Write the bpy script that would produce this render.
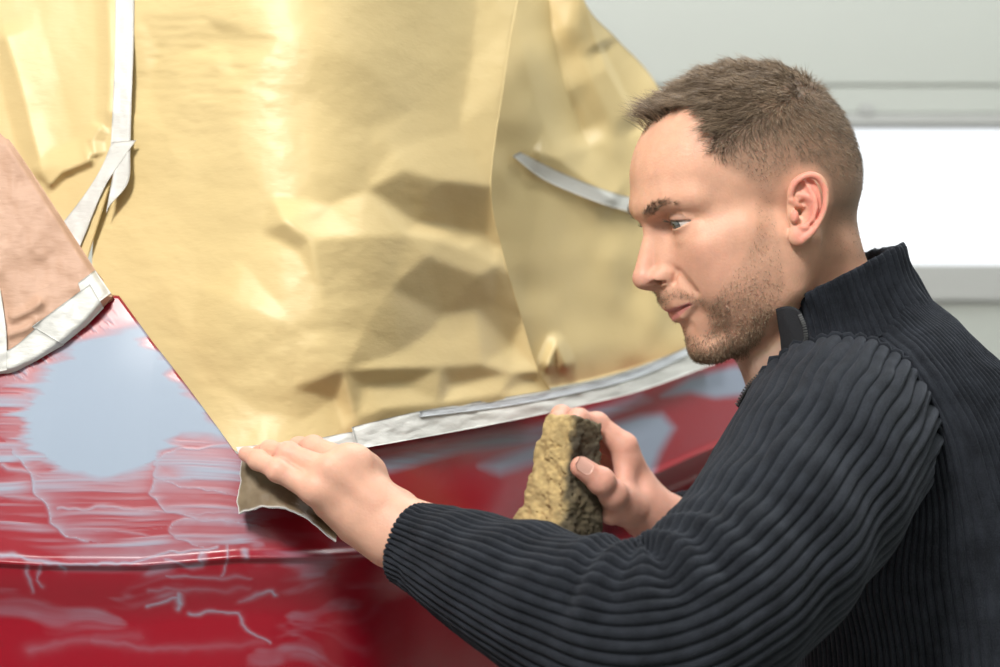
import bpy, bmesh, math, random
import numpy as np
from mathutils import Vector, Matrix

for o in list(bpy.data.objects):
    bpy.data.objects.remove(o)
scene = bpy.context.scene
COL = scene.collection

# ------------------------------------------------------------------ camera
FPX = 1944.44            # 70 mm lens on a 36 mm sensor, image 1000 px wide
CAMZ = 1.25
cam_data = bpy.data.cameras.new('camera')
cam_data.lens = 70.0
cam_data.sensor_width = 36.0
cam_data.clip_start = 0.02
cam_data.dof.use_dof = True
cam_data.dof.focus_distance = 1.56
cam_data.dof.aperture_fstop = 5.0
cam = bpy.data.objects.new('camera', cam_data)
cam.location = (0, 0, CAMZ)
cam.rotation_euler = (math.pi / 2, 0, 0)
COL.objects.link(cam)
scene.camera = cam

# ------------------------------------------------------------------ world and lights
world = bpy.data.worlds.new('sky')
scene.world = world
world.use_nodes = True
wn = world.node_tree.nodes
wn['Background'].inputs[0].default_value = (0.93, 0.97, 1.0, 1)
wn['Background'].inputs[1].default_value = 1.6

def area_light(name, loc, target, size, size_y, power, color=(1, 1, 1)):
    d = bpy.data.lights.new(name, 'AREA')
    d.shape = 'RECTANGLE'
    d.size = size
    d.size_y = size_y
    d.energy = power
    d.color = color
    o = bpy.data.objects.new(name, d)
    o.location = loc
    v = Vector(target) - Vector(loc)
    o.rotation_euler = v.to_track_quat('-Z', 'Y').to_euler()
    COL.objects.link(o)
    return o

area_light('key_softbox', (-0.75, -0.35, 3.10), (0.05, 1.65, 1.2), 0.5, 0.5, 86, (1.0, 0.97, 0.93))
area_light('overhead_fill_light', (0.6, 2.6, 3.2), (0.3, 2.2, 0), 2.4, 0.8, 52, (0.97, 1.0, 1.0))  # workshop ceiling lighting, out of view, powered up for the car's rear
area_light('overhead_fill_light', (0.2, -1.3, 3.1), (0.2, 1.0, 0.6), 2.6, 0.9, 24, (1.0, 0.99, 0.97))  # added soft frontal fill from behind the camera, not a known fitting

scene.view_settings.view_transform = 'Standard'
scene.view_settings.look = 'None'
scene.view_settings.gamma = 1.0
scene.view_settings.use_curve_mapping = False
scene.view_settings.exposure = 0.15

# ------------------------------------------------------------------ helpers
def P(u, v, y):
    """photo pixel (u, v) at depth y metres -> world point"""
    return np.array([(u - 500.0) / FPX * y, y, CAMZ + (333.5 - v) / FPX * y])

def PG(u, v, y):
    u, v, y = np.broadcast_arrays(np.asarray(u, float), np.asarray(v, float), np.asarray(y, float))
    return np.stack([(u - 500.0) / FPX * y, y, CAMZ + (333.5 - v) / FPX * y], -1)

def to_px(p):
    p = np.asarray(p)
    return 500.0 + FPX * p[..., 0] / p[..., 1], 333.5 - FPX * (p[..., 2] - CAMZ) / p[..., 1]

def mesh_np(name, verts, faces, mat=None, parent=None, smooth=True, attrs=None, cols=None, uv=None):
    """faces: (n,3) or (n,4) int array or list of such arrays"""
    me = bpy.data.meshes.new(name)
    if not isinstance(faces, list):
        faces = [faces]
    faces = [np.asarray(f, np.int32) for f in faces if len(f)]
    nv = len(verts)
    me.vertices.add(nv)
    me.vertices.foreach_set('co', np.asarray(verts, np.float32).ravel())
    loops = np.concatenate([f.ravel() for f in faces])
    sizes = np.concatenate([np.full(len(f), f.shape[1], np.int32) for f in faces])
    starts = np.concatenate([[0], np.cumsum(sizes)[:-1]]).astype(np.int32)
    me.loops.add(len(loops))
    me.loops.foreach_set('vertex_index', loops)
    me.polygons.add(len(sizes))
    me.polygons.foreach_set('loop_start', starts)
    me.polygons.foreach_set('use_smooth', np.full(len(sizes), smooth, bool))
    me.update(calc_edges=True)
    me.validate()
    if attrs:
        for k, a in attrs.items():
            at = me.attributes.new(k, 'FLOAT', 'POINT')
            at.data.foreach_set('value', np.asarray(a, np.float32))
    if cols:
        for k, a in cols.items():
            at = me.attributes.new(k, 'FLOAT_COLOR', 'POINT')
            a = np.asarray(a, np.float32)
            if a.shape[1] == 3:
                a = np.concatenate([a, np.ones((len(a), 1), np.float32)], 1)
            at.data.foreach_set('color', a.ravel())
    if uv is not None:
        l = me.uv_layers.new(name='UVMap')
        l.data.foreach_set('uv', np.asarray(uv, np.float32)[loops].ravel())
    if mat:
        me.materials.append(mat)
    o = bpy.data.objects.new(name, me)
    COL.objects.link(o)
    if parent is not None:
        o.parent = parent
    return o

def grid_faces(nr, nc, wrap_c=False, wrap_r=False):
    r = np.arange(nr if wrap_r else nr - 1)
    c = np.arange(nc if wrap_c else nc - 1)
    R, C = np.meshgrid(r, c, indexing='ij')
    R2 = (R + 1) % nr
    C2 = (C + 1) % nc
    return np.stack([R * nc + C, R * nc + C2, R2 * nc + C2, R2 * nc + C], -1).reshape(-1, 4)

def tag(o, label, cat, group=None, kind=None):
    if label:
        o['label'] = label
    if cat:
        o['category'] = cat
    if group:
        o['group'] = group
    if kind:
        o['kind'] = kind
    return o

def empty(name, loc=(0, 0, 0)):
    o = bpy.data.objects.new(name, None)
    o.location = loc
    o.empty_display_size = 0.05
    COL.objects.link(o)
    return o

def smoothstep(a, b, x):
    t = np.clip((x - a) / (b - a), 0, 1)
    return t * t * (3 - 2 * t)

def _hash(ix, iy, iz, seed):
    h = (ix.astype(np.int64) * 374761393 + iy.astype(np.int64) * 668265263 + iz.astype(np.int64) * 2147483647 + seed * 144269)
    h = (h ^ (h >> 13)) * 1274126177
    h = h & 0xffffffff
    h = (h ^ (h >> 16)) & 0xffffff
    return h.astype(np.float64) / 0xffffff

def vnoise(x, y, z=None, seed=0):
    x = np.asarray(x, float)
    y = np.asarray(y, float)
    z = np.zeros_like(x) if z is None else np.asarray(z, float)
    xi, yi, zi = np.floor(x), np.floor(y), np.floor(z)
    fx, fy, fz = x - xi, y - yi, z - zi
    fx, fy, fz = [t * t * (3 - 2 * t) for t in (fx, fy, fz)]
    out = 0
    for dx in (0, 1):
        for dy in (0, 1):
            for dz in (0, 1):
                w = (fx if dx else 1 - fx) * (fy if dy else 1 - fy) * (fz if dz else 1 - fz)
                out = out + w * _hash(xi + dx, yi + dy, zi + dz, seed)
    return out * 2 - 1

def fbm(x, y, z=None, seed=0, octaves=4, gain=0.5):
    s, a, fr = 0, 1.0, 1.0
    for i in range(octaves):
        s = s + a * vnoise(np.asarray(x) * fr, np.asarray(y) * fr, None if z is None else np.asarray(z) * fr, seed + i * 17)
        a *= gain
        fr *= 2.03
    return s

def catmull(pts, n, closed=False):
    """resample control points (k, d) with a Catmull-Rom spline, n samples"""
    pts = np.asarray(pts, float)
    k = len(pts)
    if closed:
        t = np.linspace(0, k, n, endpoint=False)
        i = np.floor(t).astype(int)
        g = lambda j: pts[(i + j) % k]
    else:
        t = np.linspace(0, k - 1, n)
        i = np.minimum(np.floor(t).astype(int), k - 2)
        ext = np.vstack([2 * pts[0] - pts[1], pts, 2 * pts[-1] - pts[-2]])
        g = lambda j: ext[i + j + 1]
    f = (t - i)[:, None]
    p0, p1, p2, p3 = g(-1), g(0), g(1), g(2)
    return 0.5 * (2 * p1 + (p2 - p0) * f + (2 * p0 - 5 * p1 + 4 * p2 - p3) * f ** 2 + (3 * p1 - p0 - 3 * p2 + p3) * f ** 3)

def poly_sdf(u, v, poly):
    """signed distance (negative inside) from points to a closed polygon"""
    poly = np.asarray(poly, float)
    d = np.full(np.shape(u), 1e18)
    inside = np.zeros(np.shape(u), bool)
    n = len(poly)
    for i in range(n):
        x0, y0 = poly[i]
        x1, y1 = poly[(i + 1) % n]
        ex, ey = x1 - x0, y1 - y0
        wx, wy = u - x0, v - y0
        t = np.clip((wx * ex + wy * ey) / (ex * ex + ey * ey + 1e-12), 0, 1)
        d = np.minimum(d, (wx - ex * t) ** 2 + (wy - ey * t) ** 2)
        c = ((y0 > v) != (y1 > v)) & (u < (x1 - x0) * (v - y0) / (y1 - y0 + 1e-12) + x0)
        inside ^= c
    d = np.sqrt(d)
    return np.where(inside, -d, d)

def line_dist(u, v, pl):
    """distance to an open polyline and the parameter (0..1) of the nearest point"""
    pl = np.asarray(pl, float)
    seg = np.linalg.norm(np.diff(pl, axis=0), axis=1)
    cum = np.concatenate([[0], np.cumsum(seg)])
    best = np.full(np.shape(u), 1e18)
    par = np.zeros(np.shape(u))
    side = np.zeros(np.shape(u))
    for i in range(len(pl) - 1):
        x0, y0 = pl[i]
        ex, ey = pl[i + 1] - pl[i]
        wx, wy = u - x0, v - y0
        t = np.clip((wx * ex + wy * ey) / (ex * ex + ey * ey + 1e-12), 0, 1)
        d = (wx - ex * t) ** 2 + (wy - ey * t) ** 2
        m = d < best
        best = np.where(m, d, best)
        par = np.where(m, (cum[i] + t * seg[i]) / cum[-1], par)
        side = np.where(m, np.sign(ex * wy - ey * wx), side)
    return np.sqrt(best), par, side

# ------------------------------------------------------------------ materials
def new_mat(name):
    m = bpy.data.materials.new(name)
    m.use_nodes = True
    nt = m.node_tree
    return m, nt, nt.nodes['Principled BSDF']

def link(nt, a, b):
    nt.links.new(a, b)

def simple_mat(name, col, rough=0.5, noise=0.0, nscale=50, bump=0.0, bscale=200, metallic=0.0, spec=0.5, coat=0.0, stretch=(1, 1, 1)):
    m, nt, bs = new_mat(name)
    bs.inputs['Base Color'].default_value = (*col, 1)
    bs.inputs['Roughness'].default_value = rough
    bs.inputs['Metallic'].default_value = metallic
    bs.inputs['Specular IOR Level'].default_value = spec
    bs.inputs['Coat Weight'].default_value = coat
    tc = nt.nodes.new('ShaderNodeTexCoord')
    mp = nt.nodes.new('ShaderNodeMapping')
    mp.inputs['Scale'].default_value = stretch
    link(nt, tc.outputs['Object'], mp.inputs['Vector'])
    if noise:
        n = nt.nodes.new('ShaderNodeTexNoise')
        n.inputs['Scale'].default_value = nscale
        n.inputs['Detail'].default_value = 5
        link(nt, mp.outputs[0], n.inputs['Vector'])
        hsv = nt.nodes.new('ShaderNodeMix')
        hsv.data_type = 'RGBA'
        hsv.inputs['A'].default_value = (*[c * (1 - noise) for c in col], 1)
        hsv.inputs['B'].default_value = (*[min(1, c * (1 + noise)) for c in col], 1)
        link(nt, n.outputs['Fac'], hsv.inputs['Factor'])
        link(nt, hsv.outputs['Result'], bs.inputs['Base Color'])
    if bump:
        n2 = nt.nodes.new('ShaderNodeTexNoise')
        n2.inputs['Scale'].default_value = bscale
        n2.inputs['Detail'].default_value = 4
        link(nt, mp.outputs[0], n2.inputs['Vector'])
        b = nt.nodes.new('ShaderNodeBump')
        b.inputs['Strength'].default_value = bump
        b.inputs['Distance'].default_value = 0.002
        link(nt, n2.outputs['Fac'], b.inputs['Height'])
        link(nt, b.outputs[0], bs.inputs['Normal'])
    return m
# ------------------------------------------------------------------ implicit surfaces for the figure
def smin(a, b, k):
    h = np.clip(0.5 + 0.5 * (b - a) / k, 0, 1)
    return b + (a - b) * h - k * h * (1 - h)

def smax(a, b, k):
    return -smin(-a, -b, k)

def s_ell(p, c, r):
    q = p - np.asarray(c, np.float32)
    r = np.asarray(r, np.float32)
    k0 = np.sqrt(((q / r) ** 2).sum(-1))
    k1 = np.sqrt(((q / (r * r)) ** 2).sum(-1)) + 1e-9
    return k0 * (k0 - 1) / k1

def s_cap(p, a, b, ra, rb):
    """tapered capsule"""
    a = np.asarray(a, np.float32)
    b = np.asarray(b, np.float32)
    ab = b - a
    t = np.clip(((p - a) @ ab) / (ab @ ab + 1e-12), 0, 1)
    q = p - a - t[..., None] * ab
    return np.sqrt((q * q).sum(-1)) - (ra + (rb - ra) * t)

def s_chain(p, pts, rs, k=0.0):
    d = None
    for i in range(len(pts) - 1):
        e = s_cap(p, pts[i], pts[i + 1], rs[i], rs[i + 1])
        d = e if d is None else (smin(d, e, k) if k else np.minimum(d, e))
    return d

def surface_nets(fn, lo, hi, h, newton=1):
    lo = np.asarray(lo, float)
    hi = np.asarray(hi, float)
    B = 5
    nb = np.ceil((hi - lo) / (h * B)).astype(int)
    n = nb * B + 1
    grid = np.full(n, 1.0, np.float32)
    # coarse pass over block centres
    cx = [lo[i] + (np.arange(nb[i]) + 0.5) * h * B for i in range(3)]
    C = np.stack(np.meshgrid(*cx, indexing='ij'), -1).reshape(-1, 3).astype(np.float32)
    d = np.concatenate([fn(C[i:i + 200000]) for i in range(0, len(C), 200000)])
    act = np.abs(d) < h * B * 1.25 + 0.0015
    # inside blocks
    bi = np.stack(np.meshgrid(*[np.arange(k) for k in nb], indexing='ij'), -1).reshape(-1, 3)
    neg = (d < 0) & ~act
    for b in bi[neg]:
        grid[b[0] * B:b[0] * B + B + 1, b[1] * B:b[1] * B + B + 1, b[2] * B:b[2] * B + B + 1] = -1.0
    off = np.stack(np.meshgrid(*[np.arange(B + 1)] * 3, indexing='ij'), -1).reshape(-1, 3)
    ab = bi[act]
    CH = 1600
    for i in range(0, len(ab), CH):
        idx = (ab[i:i + CH, None, :] * B + off[None]).reshape(-1, 3)
        pts = (lo + idx * h).astype(np.float32)
        grid[idx[:, 0], idx[:, 1], idx[:, 2]] = fn(pts)
    s = grid < 0
    corners = [(i, j, k) for i in (0, 1) for j in (0, 1) for k in (0, 1)]
    nx, ny, nz = n
    cnt = np.zeros((nx - 1, ny - 1, nz - 1), np.int8)
    for (i, j, k) in corners:
        cnt += s[i:nx - 1 + i, j:ny - 1 + j, k:nz - 1 + k]
    cells = np.argwhere((cnt > 0) & (cnt < 8))
    vid = np.full((nx - 1, ny - 1, nz - 1), -1, np.int64)
    vid[cells[:, 0], cells[:, 1], cells[:, 2]] = np.arange(len(cells))
    acc = np.zeros((len(cells), 3))
    num = np.zeros(len(cells))
    for c0 in corners:
        for ax in range(3):
            if c0[ax] == 0:
                c1 = list(c0)
                c1[ax] = 1
                v0 = grid[cells[:, 0] + c0[0], cells[:, 1] + c0[1], cells[:, 2] + c0[2]]
                v1 = grid[cells[:, 0] + c1[0], cells[:, 1] + c1[1], cells[:, 2] + c1[2]]
                m = (v0 < 0) != (v1 < 0)
                t = np.where(m, v0 / (v0 - v1 + 1e-20), 0)
                pt = np.array(c0)[None] + t[:, None] * (np.array(c1) - np.array(c0))[None]
                acc += pt * m[:, None]
                num += m
    V = lo + (cells + acc / num[:, None]) * h
    F = []
    for ax in range(3):
        a1, a2 = (ax + 1) % 3, (ax + 2) % 3
        sl0 = [slice(None)] * 3
        sl1 = [slice(None)] * 3
        sl0[ax] = slice(0, n[ax] - 1)
        sl1[ax] = slice(1, n[ax])
        e = np.argwhere(s[tuple(sl0)] != s[tuple(sl1)])
        e = e[(e[:, a1] > 0) & (e[:, a2] > 0) & (e[:, a1] < n[a1] - 1) & (e[:, a2] < n[a2] - 1)]
        if not len(e):
            continue
        def cell(d1, d2):
            q = e.copy()
            q[:, a1] += d1
            q[:, a2] += d2
            return vid[q[:, 0], q[:, 1], q[:, 2]]
        quad = np.stack([cell(-1, -1), cell(0, -1), cell(0, 0), cell(-1, 0)], -1)
        flip = ~s[e[:, 0], e[:, 1], e[:, 2]]
        quad[flip] = quad[flip][:, ::-1]
        F.append(quad)
    F = np.concatenate(F)
    F = F[(F >= 0).all(1)]
    for it in range(newton):
        d, g = sdf_grad(fn, V, h * 0.5)
        step = np.clip(d / np.maximum((g * g).sum(-1), 0.25), -h, h)
        V = V - g * step[:, None] * 0.9
    return V, F

def sdf_grad(fn, V, e):
    out = []
    gs = []
    for i in range(0, len(V), 150000):
        v = V[i:i + 150000].astype(np.float32)
        d = fn(v)
        g = np.stack([fn(v + np.eye(3, dtype=np.float32)[k] * e) - fn(v - np.eye(3, dtype=np.float32)[k] * e) for k in range(3)], -1) / (2 * e)
        out.append(d)
        gs.append(g)
    return np.concatenate(out), np.concatenate(gs)
# ------------------------------------------------------------------ the head, in millimetres: a forward, c to his left, b up
PSI, PIT = math.radians(15), math.radians(20)
HF0 = np.array([-math.cos(PSI), -math.sin(PSI), 0.0])
HU0 = np.array([0, 0, 1.0])
HL = np.array([math.sin(PSI), -math.cos(PSI), 0.0])
HF = HF0 * math.cos(PIT) - HU0 * math.sin(PIT)
HU = HU0 * math.cos(PIT) + HF0 * math.sin(PIT)
HO = P(757.5, 216, 1.66)
HR = np.stack([HF, HL, HU], 1)           # columns

def h2w(q):
    return HO + (np.asarray(q, float) * 0.001) @ HR.T

def w2h(p):
    return ((p - HO.astype(np.float32)) @ HR.astype(np.float32)) * np.float32(1000)

def px2h(u, v, c):
    d = np.array([(u - 500) / FPX, 1, (333.5 - v) / FPX])
    o = np.array([0, 0, CAMZ])
    t = (np.dot(HO - o, HL) + c * 0.001) / np.dot(d, HL)
    q = (o + d * t - HO) * 1000
    return np.array([q @ HF, c, q @ HU])

EYE_C = np.array([74.0, 30.5, 20.5])
EYE_R = 12.2
NECK_W = [P(806, 250, 1.672), P(826, 330, 1.690), P(862, 400, 1.70)]

def ear_sdf(q):
    """q: head coords with c = |c| ; ear in the plane of X back, Y up (photo upright), Z outwards"""
    sp, cp = math.sin(PIT), math.cos(PIT)
    a, c, b = q[:, 0], q[:, 1], q[:, 2]
    X = -(a * cp + b * sp)
    Y = -a * sp + b * cp
    E0 = ear_sdf.E0
    x = X - E0[0]
    y = Y - E0[1]
    # plane flares outwards to the back
    z = c - (75.0 + 0.40 * (x + 14) + 0.05 * y)
    x = x / 0.86
    y = y / 0.91
    r = np.stack([x, y, z * 0.93], -1)
    # outline of the helix: starts at the crus, over the top, down the back to the lobe
    H = [(-9, 1, -4), (-14, 9, -2.5), (-13.5, 19, 0), (-8, 26, 1.2), (1, 29.3, 1.6), (9.5, 26, 1.6), (14.6, 17, 1.2), (15.6, 6, 0.8),
         (13.2, -6, 0.4), (8.0, -16, 0), (1.5, -24, -0.6), (-5, -29, -1.5)]
    HRr = [2.4, 2.6, 2.9, 3.1, 3.1, 3.1, 2.9, 2.7, 2.6, 2.8, 3.6, 4.0]
    Hs = catmull(np.array([list(h) + [w] for h, w in zip(H, HRr)]), 26)
    hel = s_chain(r, Hs[:, :3], Hs[:, 3])
    # back plate that closes the ear
    pl = s_ell(r, (-0.5, 1, -4.6), (15.5, 28, 3.6))
    lobe = s_ell(r, (-6.5, -25.5, -2.2), (8.5, 8.5, 4.0))
    d = smin(pl, lobe, 5)
    d = smin(d, hel, 1.6)
    # antihelix with two crura
    ah = s_chain(r, [(-3, -16, -1.5), (4.5, -10, -0.6), (7.2, 0, -0.2), (5.8, 9, -0.8), (2.0, 17, -1.8), (-3, 23, -2.6)], [2.4, 2.8, 2.9, 2.6, 2.4, 2.2])
    ah2 = s_chain(r, [(5.5, 7, -1.0), (-2, 11, -2.4), (-9, 12.5, -3.6)], [2.3, 2.1, 1.8])
    d = smin(d, smin(ah, ah2, 2), 2.0)
    # concha and fossa hollows
    con = s_ell(r, (-3.2, -3.5, -0.8), (7.0, 11.0, 6.5))
    d = smax(d, -con, 2.0)
    fos = s_ell(r, (-5.5, 18.3, 0.0), (5.0, 4.2, 4.0))
    d = smax(d, -fos, 1.8)
    sca = s_chain(r, [(5, 22.5, 1.2), (10.6, 14, 0.8), (11.3, 3, 0.6), (8.2, -9, 0.6)], [1.7, 1.9, 1.7, 1.2])
    d = smax(d, -sca, 1.5)
    # crus of helix across the concha
    cr = s_chain(r, [(-13, 7, -2.0), (-7, 2.5, -3.2), (-1, 1.5, -5.5)], [2.6, 2.4, 1.6])
    d = smin(d, cr, 2.0)
    # tragus and antitragus
    tr = s_ell(r, (-11.2, -7.5, 0.2), (3.6, 6.2, 3.4))
    at = s_ell(r, (-2.6, -17.5, -0.2), (4.6, 3.2, 3.0))
    d = smin(d, smin(tr, at, 2.5), 2.5)
    return d
_t = px2h(806.5, 208, 79)
ear_sdf.E0 = (-(_t[0] * math.cos(PIT) + _t[2] * math.sin(PIT)), -_t[0] * math.sin(PIT) + _t[2] * math.cos(PIT))

def head_sdf(q):
    """q in head mm -> distance in mm"""
    q = q.copy()
    q[:, 1] = np.abs(q[:, 1])
    # skull
    d = s_ell(q, (-14, 0, 44), (84, 73, 78))
    d = smin(d, s_ell(q, (-2, 0, 62), (82, 66, 65)), 12)
    d = smin(d, s_ell(q, (37, 0, 50), (60, 60, 52)), 22)
    d = smin(d, s_ell(q, (-38, 0, 12), (58, 60, 54)), 22)
    # face block
    d = smin(d, s_ell(q, (44, 0, -8), (44, 57, 62)), 20)
    d = smin(d, s_ell(q, (30, 30, -30), (44, 33, 46)), 16)
    # jaw
    d = smin(d, s_chain(q, [(10, 52, -18), (15, 47, -60), (46, 33, -81), (78, 12, -90)], [14, 14, 13, 12]), 18)
    m = np.nonzero((q[:, 0] > 5))[0]
    if len(m):
        d[m] = face_sdf(q[m], d[m])
    m = np.nonzero((np.abs(q[:, 0] + 8) < 55) & (np.abs(q[:, 2]) < 60) & (q[:, 1] > 45))[0]
    if len(m):
        d[m] = smin(d[m], ear_sdf(q[m]), 3.0)
    return d

def face_sdf(q, d):
    a, c, b = q[:, 0], q[:, 1], q[:, 2]
    d = smin(d, s_ell(q, (50, 0, -68), (38, 38, 25)), 14)
    d = smin(d, s_ell(q, (81, 0, -86), (15, 20, 15)), 9)
    # maxilla and muzzle
    d = smin(d, s_ell(q, (68, 0, -16), (27, 42, 34)), 14)
    d = smin(d, s_ell(q, (80, 0, -37), (27.5, 29, 25)), 10)
    d = smin(d, s_ell(q, (77, 0, -64), (19, 25, 18)), 10)
    # zygoma
    d = smin(d, s_cap(q, (70, 43, -3), (36, 55, -2), 10, 9), 20)
    d = smin(d, s_ell(q, (48, 34, -37), (33, 21.5, 36)), 22)
    # brow ridge
    d = smin(d, s_chain(q, [(93, 0, 39), (90.5, 16, 39), (82, 34, 41), (66, 48, 36)], [11, 10, 8.0, 6.5]), 14)
    # eye sockets
    d = smax(d, -s_ell(q, (92, 30, 20), (14, 16, 9.5)), 9)
    d = smax(d, -s_ell(q, (99, 17, 17), (7, 5.5, 9)), 8)
    # lids
    le = np.sqrt(((q - EYE_C.astype(np.float32)) ** 2).sum(-1))
    d = smin(d, le - (EYE_R + 1.7), 3.5)
    # lower lid pad
    d = smin(d, s_chain(q, [(80, 20, 9.0), (81, 31, 6.5), (70, 45, 10)], [3.2, 3.6, 3.2]), 8)
    # upper lid fold
    d = smax(d, -s_chain(q, [(90.5, 21, 26.0), (89.8, 31, 29.2), (82, 42.5, 27.0)], [0.8, 1.0, 0.8]), 3)
    # eye opening: almond between lid lines
    cc = c - 30.0
    up = 24.3 - 0.017 * (cc + 2) ** 2 + 0.03 * cc
    lo = 16.5 + 0.015 * (cc - 2) ** 2
    slit = np.maximum(np.maximum(b - up, lo - b), np.abs(cc) - 14.5)
    slit = np.maximum(slit, EYE_C[0] - 4 - a)
    slit = np.maximum(slit, le - (EYE_R + 5.5))
    d = smax(d, -slit, 0.9)
    # nose
    d = smin(d, s_chain(q, [(92, 0, 26), (97.0, 0, 15), (106, 0, 1), (114, 0, -13.5)], [7.5, 6.4, 7.2, 9.0]), 7)
    d = smin(d, s_chain(q, [(86, 6, 14), (93, 9, -2), (97, 11, -15)], [7, 7.5, 8]), 8)
    d = smin(d, s_ell(q, (114, 0, -16.5), (9.8, 9.6, 8.8)), 4)
    d = smin(d, s_ell(q, (102.5, 11.2, -18.5), (11.0, 7.0, 8.0)), 4.0)
    d = smin(d, s_cap(q, (113, 0, -22), (104, 0, -27.5), 4.4, 5.5), 3)
    # alar crease
    d = smax(d, -s_chain(q, [(97, 21, -10), (93.0, 21, -18), (96, 18.5, -26)], [0.9, 1.1, 0.8]), 5)
    # nostril
    n0, n1, n2 = px2h(646.5, 287.5, 9), px2h(655, 283, 13), px2h(664, 282, 15.5)
    d = smax(d, -s_chain(q, [n0, n1, n2], [1.4, 3.0, 1.8]), 1.3)
    d = smax(d, -s_chain(q, [(n0 + n1) / 2 - [0, 1, 0], n1 * 0.5 + n2 * 0.5 - [0, 3, 0], (98, 7, -15)], [1.8, 3.0, 2.4]), 1.3)
    # nasolabial fold, soft
    d = smax(d, -s_chain(q, [(94, 26, -20), (91, 32, -32), (88, 34, -38)], [0.8, 1.2, 0.3]), 8)
    # lips
    d = smin(d, s_chain(q, [(101.6, 0, -44.6), (98.8, 12, -44.0), (88.5, 25, -46.2)], [4.4, 4.2, 2.6]), 4)
    d = smin(d, s_chain(q, [(97.5, 0, -56.4), (95.5, 11, -54.6), (88.0, 23, -48.8)], [5.4, 5.0, 2.6]), 3)
    ml = s_chain(q, [(107, 0, -50.4), (103, 10, -49.6), (96, 19, -48.0), (89.5, 26.5, -47.0)], [1.1, 1.1, 1.0, 0.8])
    ml = np.minimum(ml, s_chain(q, [(103.5, 0, -50.4), (99.5, 10, -49.6), (92.5, 19, -48.0)], [0.9, 0.9, 0.9]))
    d = smax(d, -ml, 1.6)
    # philtrum and the hollow under the lip
    d = smax(d, -s_cap(q, (113, 0, -32), (110, 0, -40), 2.0, 2.4), 4)
    d = smax(d, -s_cap(q, (102.5, 0, -67), (97, 14, -66), 3.0, 2.0), 7)
    # temple hollow
    d = smax(d, -s_ell(q, (64, 80, 42), (22, 12, 24)), 18)
    return d

def neck_sdf(p):
    d = s_chain(p, NECK_W, [0.047, 0.049, 0.066], 0.03)
    # sternomastoid on his left, and the far one
    for s in (1, -1):
        m = s_cap(p, h2w((-12, 57 * s, -26)), NECK_W[1] + np.array([-0.050, -0.008 * s, -0.045]), 0.011, 0.010)
        d = smin(d, m, 0.022)
    # throat
    t = s_cap(p, h2w((34, 0, -70)), P(800, 392, 1.66), 0.030, 0.036)
    d = smin(d, t, 0.03)
    return d

def headneck_sdf(p):
    d = head_sdf(w2h(p)) * np.float32(0.001)
    return smin(d, neck_sdf(p), np.float32(0.016))
# ------------------------------------------------------------------ hands and body, world metres
def PX(lst):
    return [P(u, v, y) for (u, v, y) in lst]

LF = {   # left hand fingers: knuckle, middle joint, end joint, tip
    'little': (PX([(315, 490, 1.476), (278, 470.5, 1.478), (258, 460.0, 1.492), (246.0, 454, 1.505)]), [.0105, .0080, .0070, .0060]),
    'ring':   (PX([(330, 472, 1.478), (288, 453.5, 1.490), (270, 451.0, 1.512), (259, 453.5, 1.528)]), [.0108, .0082, .0074, .0066]),
    'middle': (PX([(346, 462, 1.487), (313, 447.5, 1.512), (299, 448.0, 1.526), (290, 453, 1.533)]), [.0110, .0085, .0078, .0070]),
    'index':  (PX([(360, 471, 1.506), (346, 459.0, 1.522), (330, 460.5, 1.532), (318, 463, 1.536)]), [.0112, .0090, .0082, .0074]),
}
LTH = (PX([(396, 511, 1.512), (378, 498, 1.520), (360, 490, 1.530), (345, 484, 1.534)]), [.015, .0115, .0105, .0090])
LW = PX([(398, 530, 1.487), (425, 540, 1.478), (470, 562, 1.450)])
RTH = (PX([(627, 506, 1.765), (613, 494, 1.735), (601, 481, 1.722), (581, 467, 1.716)]), [.0170, .0118, .0112, .0096])
RF = {
    'index':  (PX([(624, 446, 1.775), (597, 424, 1.775), (578, 419.5, 1.760), (571, 427, 1.742)]), [.0120, .0098, .0088, .0078]),
    'middle': (PX([(625, 455, 1.800), (579, 420, 1.802), (561, 416, 1.787), (556, 424, 1.765)]), [.0118, .0098, .0088, .0078]),
    'ring':   (PX([(628, 470, 1.820), (580, 440, 1.835), (556, 436, 1.815), (548, 446, 1.797)]), [.0114, .0094, .0084, .0074]),
    'little': (PX([(632, 488, 1.830), (592, 466, 1.845), (570, 462, 1.835), (558, 470, 1.815)]), [.0104, .0086, .0076, .0066]),
}
RW = PX([(648, 513, 1.800), (668, 527, 1.812), (730, 575, 1.85)])

def finger(p, joints, rs, k=0.004):
    d = s_chain(p, joints, rs, k)
    for j in (1, 2):     # knuckle swell
        d = smin(d, s_cap(p, joints[j], joints[j] + 1e-4, rs[j] * 1.06, rs[j] * 1.06), 0.004)
    return d

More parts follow.
